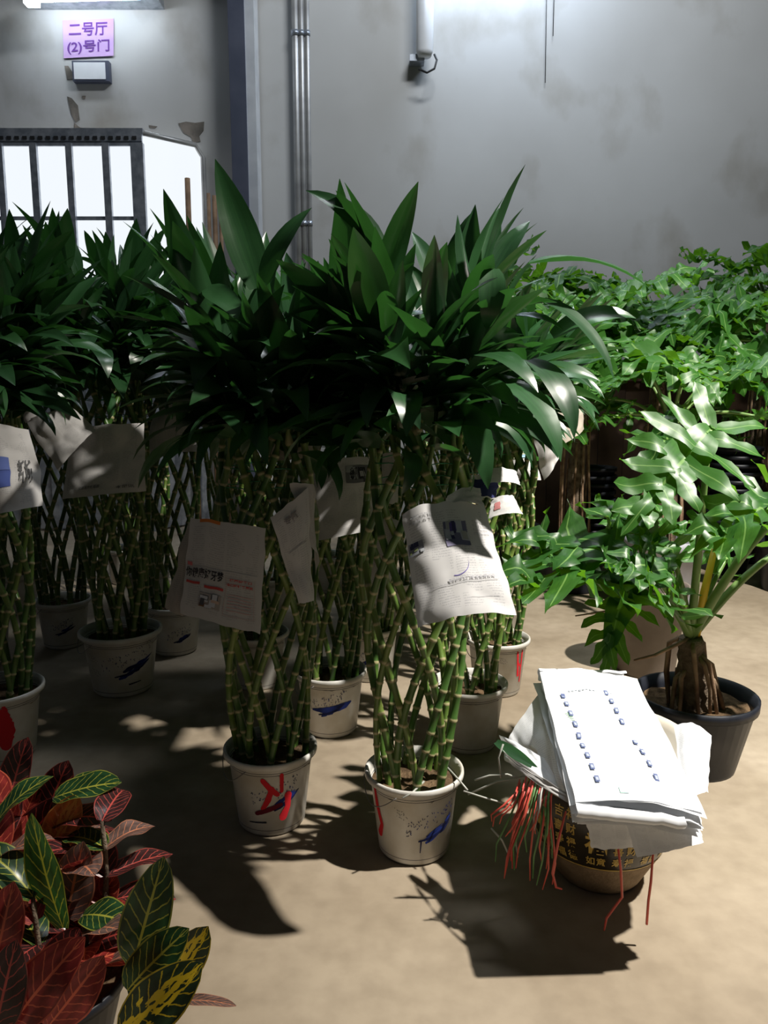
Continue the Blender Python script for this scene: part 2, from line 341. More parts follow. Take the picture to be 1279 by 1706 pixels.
class Sheet:
    """a paper sheet: bilinear patch over four corners (bottom-left, bottom-right, top-right, top-left) bulged and crumpled"""
    def __init__(s, bl, br, tr, tl, bulge=.03, crumple=.006, seed=0, fold=0, edge=.004, n=30):
        s.c = [V(bl), V(br), V(tr), V(tl)]; s.b = bulge; s.k = crumple; s.seed = seed; s.n = n; s.fold = fold; s.edge = edge
        s.N = ((s.c[1]-s.c[0]).cross(s.c[3]-s.c[0])).normalized()
        s.w = (s.c[1]-s.c[0]).length; s.h = (s.c[3]-s.c[0]).length
    def f(s, a, t):
        c = s.c; p = (c[0]*(1-a)+c[1]*a)*(1-t) + (c[3]*(1-a)+c[2]*a)*t
        d = s.b*(1-(2*a-1)**2)
        q = V((a*s.w*9+s.seed*7.3, t*s.h*9+s.seed*3.1, s.seed))
        e1 = abs(noise.noise(q*.62)); e2 = abs(noise.noise(V((q.y*.8+3, q.x*.35, s.seed+2)))); e3 = abs(noise.noise(q*1.5+V((5, 2, 0))))
        d += s.k*(2.6*noise.noise(q*.4) + 3.0*e1 + 2.2*e2 + .9*e3 - 1.2)
        if s.fold: d -= s.fold*abs(a-.5)*.5
        e = V((noise.noise(V((a*3, t*6, s.seed+4))), 0, noise.noise(V((a*6, t*3, s.seed+9)))))*s.edge
        return p + s.N*d + e
    def on(s, a, t, off=.0008):
        p = s.f(a, t); du = s.f(min(a+.01, 1.2), t)-p; dv = s.f(a, min(t+.01, 1.2))-p
        return p + du.cross(dv).normalized()*off
    def mb(s):
        n = s.n; vs = [s.f(i/n, j/n) for j in range(n+1) for i in range(n+1)]; uv = [(i/n, j/n) for j in range(n+1) for i in range(n+1)]
        fs = [(j*(n+1)+i, j*(n+1)+i+1, (j+1)*(n+1)+i+1, (j+1)*(n+1)+i) for j in range(n) for i in range(n)]
        return MB().add(vs, fs, None, uv)
    def rect(s, mb, a0, t0, a1, t1, col, off=.0015, m=None):
        nx = max(1, int(abs(a1-a0)*s.n*1.3)) if m is None else m; ny = max(1, int(abs(t1-t0)*s.n*1.3)) if m is None else m
        vs = [s.on(a0+(a1-a0)*i/nx, t0+(t1-t0)*j/ny, off) for j in range(ny+1) for i in range(nx+1)]
        fs = [(j*(nx+1)+i, j*(nx+1)+i+1, (j+1)*(nx+1)+i+1, (j+1)*(nx+1)+i) for j in range(ny) for i in range(nx)]
        mb.add(vs, fs, col)
    def text(s, mb, txt, a0, t0, a1, t1, col, bold=.0, off=.0026):
        if hasattr(s, 'out'): mb = MB(); s.out.append(('lettering', mb))
        vs, fs = text2d(txt, bold); mb.add([s.on(a0+(a1-a0)*x, t0+(t1-t0)*y, off) for x, y in vs], fs, col)
    def photo(s, mb, a0, t0, a1, t1, pal, seed, n=9):
        if hasattr(s, 'out'): mb = MB(); s.out.append(('printed_photo', mb))
        rnd = random.Random(seed); s.rect(mb, a0, t0, a1, t1, pal[0])
        for k in range(n):
            x = a0+(a1-a0)*rnd.uniform(0, .75); y = t0+(t1-t0)*rnd.uniform(0, .7)
            s.rect(mb, x, y, min(a1, x+(a1-a0)*rnd.uniform(.12, .4)), min(t1, y+(t1-t0)*rnd.uniform(.15, .5)), rnd.choice(pal[1:]), .0019+.0001*k)
def newspaper(label, corners, Ys, mat='paper1', printer=None, group='newspapers wrapped round the plants', **kw):
    if not hasattr(Ys, '__len__'): Ys = [Ys]*4
    P = [at(u, v, y) for (u, v), y in zip(corners, Ys)]
    sh = Sheet(*P, **kw); cen = sum(P, V())/4
    root = tag(sh.mb().obj('newspaper_sheet', MT[mat]), label, 'newspaper', group)
    if printer:
        sh.out = []; mb = MB(); printer(sh, mb)
        for nm, q in sh.out+([('print', mb)] if mb.v else []): q.obj(nm, MT['print'], root)
    return root, sh

# sign, plate, lamp on the back wall
sg = [at(107, 98, WY), at(190, 94, WY), at(190, 32, WY), at(105, 35, WY)]
for q in sg: q.y = WY-.012
sh = Sheet(*sg, bulge=0, crumple=0, edge=0, n=6)
so = tag(sh.mb().obj('paper_sign', MT['pink'], smooth=False), 'pink paper door sign with purple handwritten Chinese lettering on the wall', 'sign')
mb = MB(); sh.text(mb, '二号厅', .12, .56, .88, .92, (.16, .06, .30), .02, .003); sh.text(mb, '(2)号门', .08, .08, .92, .46, (.16, .06, .30), .02, .003); mb.obj('lettering', MT['print'], so, smooth=False)
a, b_ = at(126, 140, WY), at(185, 106, WY); pl = empty('light_box', (a.x, WY, a.z), 'small white rectangular box with a dark frame below the pink sign', 'light box')
wd, ht = b_.x-a.x, b_.z-a.z
MB().box((0, -.06, 0), (wd, 0, ht)).obj('frame', MT['column'], pl, smooth=False)
MB().box((.015, -.066, .015), (wd-.03, -.05, ht-.015)).obj('cover', MT['white'], pl, smooth=False)
a, b_ = at(42, 10, 6.7), at(246, -3, 6.7); lp = empty('wall_lamp', (a.x, 6.7, a.z+.03), 'glowing white strip lamp high above the door sign', 'lamp')
wd = b_.x-a.x
MB().box((-.05, -.02, .075), (wd+.05, .3, .14)).obj('housing', MT['steel'], lp, smooth=False)
MB().tube([(0, 0, .03), (wd, 0, .055)], .035, 10).obj('tube', MT['lamp'], lp)
MB().box((0, -.03, -.02), (.10, .05, .07)).obj('end_light', MT['lamp'], lp, smooth=False)

# daylit glazed door porch
pr = tag(bpy.data.objects.new('door_1', None), 'glazed entrance with steel mullions, lit by daylight', 'door', kind='structure'); C.objects.link(pr)
YF = 6.55
ztop = at(235, 222, YF).z; xr = at(237, 222, YF).x; xl = at(-60, 222, YF).x; xw = at(338, 246, WY).x
MB().box((xl, YF-.03, ztop-.02), (xr+.01, YF+.05, ztop+.03)).obj('header_rail', MT['steel'], pr, smooth=False)
MB().box((xl, YF-.02, ztop-.10), (xr, YF+.04, ztop-.065)).obj('lower_rail', MT['steel'], pr, smooth=False)
slot = MB().box((-.017, -.004, -.011), (.017, .004, .011)).mesh('slot', MT['black'], False)
x = xl+.06
while x < xr-.03: link('slot', slot, pr, Matrix.Translation((x, YF-.034, ztop-.0425))); x += .062
MB().box((xl, YF-.03, ztop-.065), (xr, YF+.04, ztop-.02)).obj('slotted_rail', MT['steel'], pr, smooth=False)
us = [-60, 2, 58, 117, 178, 230]
for u, wd in zip(us[1:], (.05, .055, .05, .055, .10)):
    x = at(u, 260, YF).x; MB().box((x-wd/2, YF-.035, 0), (x+wd/2, YF+.03, ztop-.08)).obj('mullion', MT['steel'], pr, smooth=False)
for a, b_ in zip(us[:-1], us[1:]):
    xa, xb = at(a, 260, YF).x, at(b_, 260, YF).x; MB().box((xa+.02, YF-.005, .02), (xb-.02, YF+.03, 1.95)).obj('added_lower_panel', MT['steel'], pr, smooth=False)  # unseen solid lower panels, added to keep the panes' glow out of the gaps
    MB().box((xa+.02, YF, 1.95), (xb-.02, YF+.008, ztop-.09)).obj('pane', MT['daylight'], pr, smooth=False)
    MB().box((xa+.02, YF-.01, 2.55), (xb-.02, YF+.02, 2.58)).obj('glazing_bar', MT['steel'], pr, smooth=False)
zs = at(338, 248, WY).z
MB().add([(xr, YF, 1.95), (xw, WY-.02, 1.95), (xw, WY-.02, zs-.1), (xw-.05, WY-.06, zs), (xr, YF, ztop)], [(0, 1, 2, 3, 4)]).obj('side_pane', MT['daylight'], pr, smooth=False)
MB().add([(xr, YF, .02), (xw, WY-.02, .02), (xw, WY-.02, 1.95), (xr, YF, 1.95)], [(0, 1, 2, 3)]).obj('added_lower_panel', MT['steel'], pr, smooth=False)  # the same added panel, blocking the glow below the side pane
MB().tube([(xr, YF-.01, ztop), (xw-.05, WY-.07, zs+.01), (xw+.005, WY-.03, zs-.08), (xw+.005, WY-.03, .1)], .022, 6).obj('side_frame', MT['pipe'], pr)
for u, v0, rr, lab in ((312, 297, .024, 'tall dark wooden stake leaning by the bright doorway'), (347, 322, .016, 'slim brown wooden stake in the bundle beside the doorway'), (357, 326, .02, 'thicker brown wooden stake in the bundle beside the doorway'), (367, 330, .016, 'outermost brown wooden stake in the bundle, towards the column')):
    q = at(u, v0, 6.42); tag(MB().tube([(q.x, 6.36, 0), (q.x, 6.39, q.z*.5), (q.x, 6.42, q.z)], [rr*1.1, rr, rr*.9], 7).obj('wooden_stake', MT['stick']), lab, 'stake', 'stakes by the doorway')

# dark board partition behind the right-hand plants
pt = empty('board_partition', (.9, 6.15, 0), 'low dark brown board partition behind the philodendrons', 'partition')
zb = at(1050, 622, 6.2).z
bd = MB().box((0, 0, 0), (.196, .025, zb)).mesh('board', MT['wood'], False)
for k in range(24): link('board', bd, pt, Matrix.Translation((k*.2, .004*(k % 2), 0)))
MB().box((-.02, -.03, zb-.06), (4.8, 0, zb)).obj('top_rail', MT['wood'], pt, smooth=False)

# ---------------------------------------------------------------- lucky bamboo in printed pots
rnd = random.Random(5)
POT_R0, POT_R1, POT_H = .092, .117, .225
def pot_r(z): return POT_R0 + (POT_R1-POT_R0)*z/POT_H
pot_me = MB().lathe([(0, .0), (.084, .0), (.088, .004), (.0925, .010), (pot_r(.2), .2), (.119, .203), (.129, .209), (.130, .217), (.129, .2235), (.126, .2255), (.122, .224), (.116, .205), (.114, .19), (.10, .17)], 40).mesh('pot', MT['pot'])
def soil_mesh(seed, r=.1135, z=.188, amp=.012):
    q = MB(); vs = [(0, 0, z)]; fs = []; n = 26; rings = 7
    for i in range(1, rings+1):
        for k in range(n):
            a = 2*PI*k/n; x, y = r*i/rings*math.cos(a), r*i/rings*math.sin(a)
            vs.append((x, y, z + amp*noise.noise(V((x*40+seed, y*40, seed))) + amp*.5*noise.noise(V((x*110, y*110, seed)))))
    fs = [(0, 1+k, 1+(k+1) % n) for k in range(n)]
    fs += [(1+(i-1)*n+k, 1+i*n+k, 1+i*n+(k+1) % n, 1+(i-1)*n+(k+1) % n) for i in range(1, rings) for k in range(n)]
    return q.add(vs, fs).mesh('soil', MT['soil'])
soils = [soil_mesh(k) for k in range(3)]
def dracaena_leaf(L_, W, bend, fold, twist, seed):
    nl, nw = 9, 4; vs = []; uv = []; rr = random.Random(seed); ph = rr.uniform(0, 6)
    p = V((0, 0, 0)); ang = 0; pts = []
    for i in range(nl+1):
        pts.append((p.copy(), ang)); ang = -bend*((i+1)/nl)**1.3; p = p + V((0, math.cos(ang), math.sin(ang)))*L_/nl
    for i, (p, an) in enumerate(pts):
        t = i/nl; hw = W/2*max(0, math.sin(PI*min(1, t*.93+.07)**.72))**.85
        hw = max(hw, .0006); tw = twist*t
        for j in range(nw+1):
            u = j/nw*2-1; x = u*hw; z = abs(u)*hw*fold + .05*hw*math.sin(9*t+ph+u*2)
            x, z = x*math.cos(tw)-z*math.sin(tw), x*math.sin(tw)+z*math.cos(tw)
            vs.append(p + V((x, -z*math.sin(an), z*math.cos(an)))); uv.append((u*.5+.5, t))
    fs = [(i*(nw+1)+j, i*(nw+1)+j+1, (i+1)*(nw+1)+j+1, (i+1)*(nw+1)+j) for i in range(nl) for j in range(nw)]
    return MB().add(vs, fs, None, uv).mesh('leaf', MT['dleaf'])
LEAF_UP = [dracaena_leaf(L_, W, bd_, fo, tw, k) for k, (L_, W, bd_, fo, tw) in enumerate(((.24,.066,.25,.30,.2),(.21,.058,.5,.38,-.3),(.25,.070,.15,.25,.1),(.19,.054,.7,.4,.4),(.22,.074,.4,.18,-.2)))]
LEAF_OUT = [dracaena_leaf(L_, W, bd_, fo, tw, k+9) for k, (L_, W, bd_, fo, tw) in enumerate(((.25,.068,.8,.25,.2),(.24,.074,1.1,.2,-.3),(.21,.062,.6,.3,.5),(.26,.064,1.4,.3,-.5),(.23,.080,1.0,.12,.2),(.20,.076,1.9,.15,.1)))]
def frame(p, d, up, s=1.0, roll=0):
    y = d.normalized(); z = up - y*up.dot(y)
    if z.length < 1e-3: z = V((1, 0, 0)) - y*y.x
    z.normalize(); x = y.cross(z)
    if roll: x, z = x*math.cos(roll)+z*math.sin(roll), z*math.cos(roll)-x*math.sin(roll)
    return Matrix(((x.x*s, y.x*s, z.x*s, p.x), (x.y*s, y.y*s, z.y*s, p.y), (x.z*s, y.z*s, z.z*s, p.z), (0, 0, 0, 1)))
def make_stem(seed, hand):
    rr = random.Random(seed); z0, z1 = .17, 1.02+rr.uniform(-.05, .05); turn = 2.5*hand+rr.uniform(-.3, .3); r0 = rr.uniform(.055, .092); base_r = .0082+rr.uniform(-.001, .0012)
    off = rr.uniform(-.008, .008)
    def tower(z):
        t = (z-z0)/(z1-z0); t = max(0, t); th = turn*t**1.25; rad = r0 + (.125+off-r0)*math.sin(PI*t*.62)
        if t >= .8:
            ra = r0 + (.125+off-r0)*math.sin(PI*.8*.62); rad = ra + (.102-ra)*(t-.8)/.2
        return V((rad*math.cos(th), rad*math.sin(th), z))
    pts = []; rads = []; nod = []
    z = z0; prevz = z0
    gap = .04
    while z < z1:
        gap = rr.uniform(.038, .066)
        for dz, r_, n_ in ((-.005, 1, 0), (-.0016, 1.16, 1), (.0016, 1.16, 1), (.005, 1, 0)):
            if z+dz < z1: pts.append(tower(z+dz)); rads.append(base_r*r_); nod.append(float(n_))
        if z+gap/2 < z1: pts.append(tower(z+gap/2)); rads.append(base_r*.96); nod.append(0.0)
        z += gap
    # leafy shoot above the woven tower
    p = pts[-1].copy(); d = (pts[-1]-pts[-4]).normalized(); out = V((p.x, p.y, 0)).normalized()
    lean = rr.uniform(.05, .8); tgt = (V((0, 0, 1))*math.cos(lean) + (out*.9+V((-out.y, out.x, 0))*rr.uniform(-.5, .5))*math.sin(lean)).normalized()
    SL = rr.uniform(.20, .44); ns = 12; sp = []
    for i in range(ns):
        d = (d*.72+tgt*.28).normalized(); p = p + d*SL/ns; sp.append((p.copy(), d.copy()))
        pts.append(p.copy()); rads.append(base_r*(.62-.34*i/ns)); nod.append(0.25 if i % 3 == 0 else 0.0)
    me = MB().tube(pts, rads, 7, nodes=nod).mesh('stem', MT['stem'])
    leaves = []; nlv = 13; az = rr.uniform(0, 6)
    for k in range(nlv):
        t = k/(nlv-1); i = min(ns-1, int((.10+.9*t)*ns)); p, d = sp[i]; az += 2.4+rr.uniform(-.4, .4)
        side = (d.orthogonal().normalized()); side = side*math.cos(az)+d.cross(side)*math.sin(az)
        side = (side + out*.55).normalized()
        ang = (1.25-.95*t)+rr.uniform(-.2, .2)
        ld = (d*math.cos(ang)+side*math.sin(ang)).normalized()
        up = (V((0, 0, 1)) - out*.2) if t < .7 else (V((0, 0, .4)) - out*.8 + side*-.6)
        ms = rr.choice(LEAF_OUT if t < .62 else LEAF_UP)
        leaves.append((ms, frame(p, ld, up, rr.uniform(.82, 1.15), rr.uniform(-.5, .5)), t))
    return me, leaves
STEMS = {h: [make_stem(100+k+(50 if h < 0 else 0), h) for k in range(7)] for h in (-1, 1)}
ring_me = {z: MB().tube([((.113 if z < .97 else .108)*math.cos(2*PI*k/28), (.113 if z < .97 else .108)*math.sin(2*PI*k/28), .003*math.sin(5*k)) for k in range(29)], .0014, 5).mesh('tie_wire', MT['tie']) for z in (.95, 1.0)}
# painted marks on a pot: strokes in (arc position, height), laid on the cone
def strokes(mb, S_, col, off=.0006, rf=pot_r, seed=0):
    for pts in S_:
        (xa, za, wa), (xb, zb_, _), fine = pts[0], pts[1], []
        if wa > .006:
            l = math.hypot(xb-xa, zb_-za); ux, uz = (xa-xb)/l, (za-zb_)/l; pts = [(xa+ux*wa*.5, za+uz*wa*.5, wa*.25), (xa+ux*wa*.3, za+uz*wa*.3, wa*.8)]+list(pts)
        xa, za, wa = pts[-1]; xb, zb_, _ = pts[-2]
        if wa > .006:
            l = math.hypot(xb-xa, zb_-za); ux, uz = (xa-xb)/l, (za-zb_)/l; pts = list(pts)+[(xa+ux*wa*.3, za+uz*wa*.3, wa*.8), (xa+ux*wa*.5, za+uz*wa*.5, wa*.25)]
        for (x0, z0, w0), (x1, z1, w1) in zip(pts[:-1], pts[1:]):
            m = max(2, int(math.hypot(x1-x0, z1-z0)/.006)+1)
            fine += [(x0+(x1-x0)*i/m, z0+(z1-z0)*i/m, w0+(w1-w0)*i/m) for i in range(m)]
        fine.append(pts[-1]); vs = []; nn = len(fine)
        for i, (x, z, wd) in enumerate(fine):
            a, b_ = fine[max(0, i-1)], fine[min(nn-1, i+1)]; dx, dz = b_[0]-a[0], b_[1]-a[1]; l = math.hypot(dx, dz) or 1; nx, nz = -dz/l, dx/l
            for sgn in (-1, 0, 1):
                q = wd/2*sgn*(1+.15*noise.noise(V((x*200, z*200, sgn+seed)))); xx, zz = x+nx*q, z+nz*q; r_ = rf(zz)+off; ph = -PI/2 + xx/r_
                vs.append((r_*math.cos(ph), r_*math.sin(ph), zz))
        mb.add(vs, [(i*3+j, i*3+j+1, (i+1)*3+j+1, (i+1)*3+j) for i in range(nn-1) for j in range(2)], col)
BLUE, DBLUE, RED, INK, DRED = (.015, .03, .17), (.008, .012, .06), (.62, .02, .03), (.03, .03, .05), (.14, .008, .02)
def blue_fish(mb, cx, cz, sc=1.0, seed=1, tail=True):
    rr = random.Random(seed)
    for k in range(11):                                 # overlapping wet brush strokes
        u = rr.uniform(-.9, .5); o = rr.uniform(-.008, .008)*sc; x = cx+(.012+u*.036)*sc; z = cz+(.004+u*.018)*sc+o; ln = rr.uniform(.018, .034)*sc; wd = rr.uniform(.005, .012)*sc
        strokes(mb, [[(x, z, wd*.5), (x+ln*.4, z+ln*.22, wd), (x+ln, z+ln*.5, .001)]], BLUE if k % 3 else DBLUE, .0006+.00003*k, seed=seed+k)
    strokes(mb, [[(cx-.03*sc, cz-.012*sc, .004), (cx+.0*sc, cz-.006*sc, .008), (cx+.03*sc, cz+.006*sc, .006), (cx+.05*sc, cz+.02*sc, .002)]], DBLUE, .001, seed=seed)
    for k in range(60):
        t = rr.random(); x = cx-.055*sc+t*.11*sc; z = cz+.004+t*.036*sc+rr.uniform(-.006, .026)*sc
        strokes(mb, [[(x, z, .0022), (x+rr.uniform(-.004, .004), z+rr.uniform(.002, .006), .0012)]], DBLUE if k % 2 else BLUE, .001, seed=k)
    if tail: strokes(mb, [[(cx-.024*sc, cz-.012*sc, .0035), (cx-.026*sc, cz-.038*sc, .0022)]], DBLUE, .0008)
def calligraphy(mb, cx, cz, seed):
    rr = random.Random(seed)
    for k in range(14):
        x = cx+(k % 5)*.006+(0 if k < 5 else .006); z = cz-(k//5)*.010-(k % 5)*.002
        strokes(mb, [[(x, z, .0012), (x+rr.uniform(.001, .005), z+rr.uniform(-.006, .004), .0009)]], INK, .0007, seed=k)
def deco(pot, spec):
    if 'fish' in spec or 'text' in spec:
        mb = MB()
        for a in spec.get('fish', []): blue_fish(mb, *a)
        if mb.v: tag(mb.obj('blue_painting', MT['print'], pot), 'blue ink-wash painting printed on the pot')
        for a in spec.get('text', []):
            mb = MB(); calligraphy(mb, *a); tag(mb.obj('calligraphy', MT['print'], pot), 'black calligraphy printed on the pot')
        for a in spec.get('bar', []):
            mb = MB(); strokes(mb, [a], spec.get('barcol', INK), .0008); mb.obj('brush_stroke', MT['print'], pot)
    if 'red' in spec:
        mb = MB(); strokes(mb, spec['red'], RED, .0013)
        if 'dred' in spec: strokes(mb, spec['dred'], DRED, .0016)
        tag(mb.obj('red_marking', MT['print'], pot), 'red brushed marking on the pot')
wire_me = MB().tube([(.131*math.cos(a), .131*math.sin(a), .206-.045*math.sin((a-PI)/(PI*.38)*PI) if a < PI*1.38 else .206) for a in [PI+PI*.38*i/14 for i in range(15)]], .0014, 5).mesh('handle_wire', MT['wire'])
def bamboo(loc, label, seed, spec=None, stems=18, sc=1.0, potw=1.0, keep=1.0, hsc=1.0):
    rr = random.Random(seed); root = empty('lucky_bamboo', loc, label, 'plant', 'potted lucky bamboo towers')
    pot = link('pot', pot_me, root, Matrix.Diagonal((potw, potw, 1+(potw-1)*.5, 1)))
    if spec: deco(pot, spec)
    link('soil', rr.choice(soils), root, Matrix.Diagonal((potw, potw, 1+(potw-1)*.5, 1)))
    link('handle_wire', wire_me, root, Matrix.Diagonal((potw, potw, 1+(potw-1)*.5, 1)))
    for z, me in ring_me.items(): link('tie_wire', me, root, Matrix.Translation((0, 0, z*hsc)) @ Matrix.Rotation(rr.uniform(-.05, .05), 4, 'X'))
    for k in range(stems):
        h = 1 if k % 2 else -1; me, lv = rr.choice(STEMS[h]); th = 2*PI*(k//2)/(stems/2)+rr.uniform(-.12, .12)+(0 if h > 0 else .2)
        M = Matrix.Diagonal((sc, sc, hsc, 1)) @ Matrix.Rotation(th, 4, 'Z')
        link('stem', me, root, M)
        Mr = Matrix.Rotation(th, 4, 'Z')
        for ms, Ml, t in lv:
            if rr.random() > keep: continue
            Mw = Mr @ Ml; p = Mw.translation.copy(); Mw = Mw.copy(); Mw.translation = V((p.x*sc, p.y*sc, p.z*hsc))
            Mw = Mw @ Matrix.Rotation(rr.uniform(-.25, .25), 4, 'Y') @ Matrix.Rotation(rr.uniform(-.2, .15), 4, 'X')
            link('leaf', ms, root, Mw)
    return root
for x, y, sd, lab in ((-1.62, 4.75, 31, 'lucky bamboo tower in the rearmost row before the side pane'), (-.95, 4.7, 32, 'lucky bamboo tower in the rearmost row before the wooden stakes'), (-.32, 4.55, 33, 'lucky bamboo tower in the rearmost row before the steel column'), (-2.45, 3.6, 34, 'lucky bamboo tower in the rearmost row before the mullions'), (-1.78, 3.3, 35, 'lucky bamboo tower squeezed between the doorway row and the shaded row'), (.32, 4.3, 36, 'lucky bamboo tower in the rearmost row next to the philodendrons')):
    bamboo((x, y, 0), lab, sd, None, 14, 1.08, 1, .62, 1.15)
BA = bamboo((.079, 1.893, 0), 'lit lucky bamboo tower in a blue-painted white pot beside the gold-lettered bowl', 1,
       dict(fish=[(.046, .092, 1.3)], text=[(-.055, .165, 1)], red=[[(-.128, .20, .012), (-.118, .15, .016), (-.098, .10, .012), (-.108, .07, .02)]], bar=[]), 16, 1.08, 1, 1, 1.03)
BB = bamboo((-.316, 2.025, 0), 'lucky bamboo tower in the white pot with a big red brushed sign over its painting', 2,
       dict(fish=[(.028, .098, 1.25, 3, False)], bar=[[(-.05, .044, .003), (.0, .048, .005)]],
            red=[[(-.005, .175, .014), (.014, .150, .016), (.032, .132, .014)], [(.046, .188, .011), (.044, .14, .010)], [(.018, .150, .014), (.006, .115, .016), (-.008, .09, .012)], [(.062, .125, .02), (.06, .09, .016), (.045, .06, .022)]],
            dred=[[(-.025, .075, .012), (.01, .088, .014), (.04, .1, .012)]]), 16, 1.04)
bamboo((-1.06, 3.0, 0), 'lucky bamboo tower in a wide white pot with blue painting and black calligraphy', 3,
       dict(fish=[(.055, .10, 1.5, 5, False)], text=[(-.075, .16, 2), (-.07, .11, 4)], bar=[[(.05, .05, .006), (.09, .055, .003)]]), 18, 1.12, 1.25, 1, 1.16)
bamboo((-1.27, 2.42, 0), 'lucky bamboo tower whose pot has a broad red patch, behind the croton', 4,
       dict(fish=[(-.02, .10, 1.0, 6, False)], red=[[(.05, .19, .05), (.058, .12, .066), (.06, .07, .03)]]), 18, 1.1, 1.12, 1, 1.08)
bamboo((-.19, 2.62, 0), 'lucky bamboo tower whose pot has a long blue boat-like brush stroke', 5,
       dict(barcol=(.015,.03,.17), bar=[[(-.06, .11, .006), (0, .112, .026), (.06, .125, .022), (.085, .135, .004)]], fish=[(.0, .108, 1.2, 8, False)]), 18)
bamboo((.29, 2.50, 0), 'lucky bamboo tower in a plain white pot behind the lit tower', 6, None, 14)
bamboo((.455, 2.98, 0), 'lucky bamboo tower whose pot has two thin red vertical strokes', 7,
       dict(text=[(-.01, .175, 7)], red=[[(.07, .19, .008), (.078, .09, .012)], [(.098, .19, .010), (.092, .06, .008)], [(.072, .15, .006), (.095, .12, .006)]]), 16)
bamboo((-.97, 3.46, 0), 'lucky bamboo tower with a half-hidden blue-printed pot behind the wide pot', 8, dict(fish=[(.05, .08, 1, 9, False)]), 16, 1.08, 1.05, 1, 1.14)
bamboo((-1.52, 3.55, 0), 'lucky bamboo tower in deep shade behind the tower with the wide pot', 9, dict(fish=[(.03, .09, 1, 10, False)]), 16, 1.08, 1, 1, 1.2)
bamboo((-.06, 3.14, 0), 'lucky bamboo tower in the third row behind the boat-stroke pot', 10, dict(fish=[(-.02, .09, 1, 11, False)]), 16)
bamboo((-.52, 3.05, 0), 'lucky bamboo tower with its pot hidden behind the hanging newspaper strip', 11, None, 16, 1, 1, .9, 1.03)
bamboo((.52, 3.55, 0), 'lucky bamboo tower in the last row under the crumpled newspaper', 12, None, 14, 1, 1, .9)
bamboo((-2.0, 3.0, 0), 'lucky bamboo tower at the outer end of the row by the daylit doorway', 13, None, 16, 1.1, 1.1, .9, 1.2)
bamboo((-.62, 4.0, 0), 'lucky bamboo tower in the back row in front of the steel column', 14, None, 14, 1.05, 1, .8, 1.18)
bamboo((-1.3, 4.15, 0), 'lucky bamboo tower in the back row in front of the bright side pane', 15, None, 14, 1.1, 1, .8, 1.28)
bamboo((-2.0, 4.1, 0), 'lucky bamboo tower in the back row in front of the glazed entrance', 16, None, 14, 1.1, 1, .8, 1.34)
bamboo((.05, 3.9, 0), 'lucky bamboo tower in the back row in front of the vertical pipes', 17, None, 14, 1.05, 1, .8, 1.1)
# broad low leaves standing out at the edge of the two front crowns
for rt, (bu, bv, bY), (tu, tv, tY), k, up in ((BA, (800, 590, 1.72), (895, 578, 1.55), 4, (.1, -.6, .8)), (BA, (850, 640, 1.75), (965, 695, 1.56), 4, (.2, -.5, .9)), (BA, (880, 600, 1.8), (992, 650, 1.62), 1, (.2, -.4, .9)),
        (BA, (785, 692, 1.66), (812, 768, 1.56), 4, (0, -1, .4)), (BA, (820, 448, 1.70), (822, 520, 1.60), 5, (0, -1, .4)), (BA, (900, 500, 1.85), (1045, 560, 1.7), 0, (.2, -.4, .9)), (BA, (880, 440, 1.9), (1070, 400, 1.8), 0, (0, -.3, 1)),
        (BA, (640, 420, 1.8), (548, 290, 1.75), 0, (.2, -.7, .6)), (BA, (920, 560, 1.85), (1040, 470, 1.8), 1, (.1, -.5, .8)),
        (BB, (345, 480, 1.86), (400, 500, 1.74), 4, (0, -.8, .6)), (BB, (430, 480, 1.9), (360, 262, 1.9), 2, (.2, -.9, .2)), (BB, (440, 470, 1.85), (485, 340, 1.8), 0, (-.3, -.9, .3))):
    a, b_ = at(bu, bv, bY)-rt.location, at(tu, tv, tY)-rt.location; d = b_-a
    link('leaf', (LEAF_OUT if k != 2 else LEAF_UP)[k], rt, frame(a, d, V(up), min(1.25, max(.75, d.length/.22))))
# loose green and pale tie strips on the pots in front
for k, (p, lab) in enumerate((([(.10, 1.80, .235), (.07, 1.77, .222), (.045, 1.755, .215)], 'pale plastic strip lying on the soil at the lit pot rim'),
                       ([(.15, 1.85, .26), (.19, 1.80, .235), (.205, 1.77, .228)], 'pale plastic strip bent over the lit pot rim'),
                       ([(.21, 1.80, .20), (.28, 1.79, .24), (.36, 1.80, .25), (.42, 1.80, .24)], 'pale plastic strip reaching from the lit pot towards the bowl'))):
    tag(MB().tube(p, .0025, 5).obj('plastic_strip', MT['whitetie']), lab, 'strip', 'loose plastic strips')

# ---------------------------------------------------------------- newspapers round the bamboo
RP, BK, OR_, GR = (.55, .08, .07), (.035, .035, .04), (.62, .20, .05), (.42, .42, .43)
def pr_headline(s, mb):
    s.text(mb, '你健康好牙梦', .01, .40, .50, .51, BK, .02)
    s.rect(mb, .02, .52, .92, .526, GR)
    s.rect(mb, .03, .335, .21, .36, RP); s.rect(mb, .27, .315, .50, .342, RP)
    s.text(mb, '健康好牙口', .58, .435, .86, .462, RP, .03); s.text(mb, '全口种植牙惠民', .54, .385, .88, .415, RP, .03)
    for k in range(6): s.rect(mb, .57, .15+k*.03, .86, .156+k*.03, (.62, .36, .34))
    for a in ((.53, .10, .536, .48), (.895, .10, .90, .48)): s.rect(mb, *a, (.60, .45, .42))
    s.rect(mb, .53, .10, .90, .104, (.60, .45, .42))
    s.photo(mb, .22, .12, .49, .26, [(.40, .36, .33), (.05, .14, .42), (.20, .10, .05), (.62, .45, .35), (.09, .09, .10), (.6, .62, .66)], 3, 10)
    s.rect(mb, .14, .965, .40, 1.0, OR_); s.rect(mb, .03, .52, .09, .56, (.6, .16, .16))
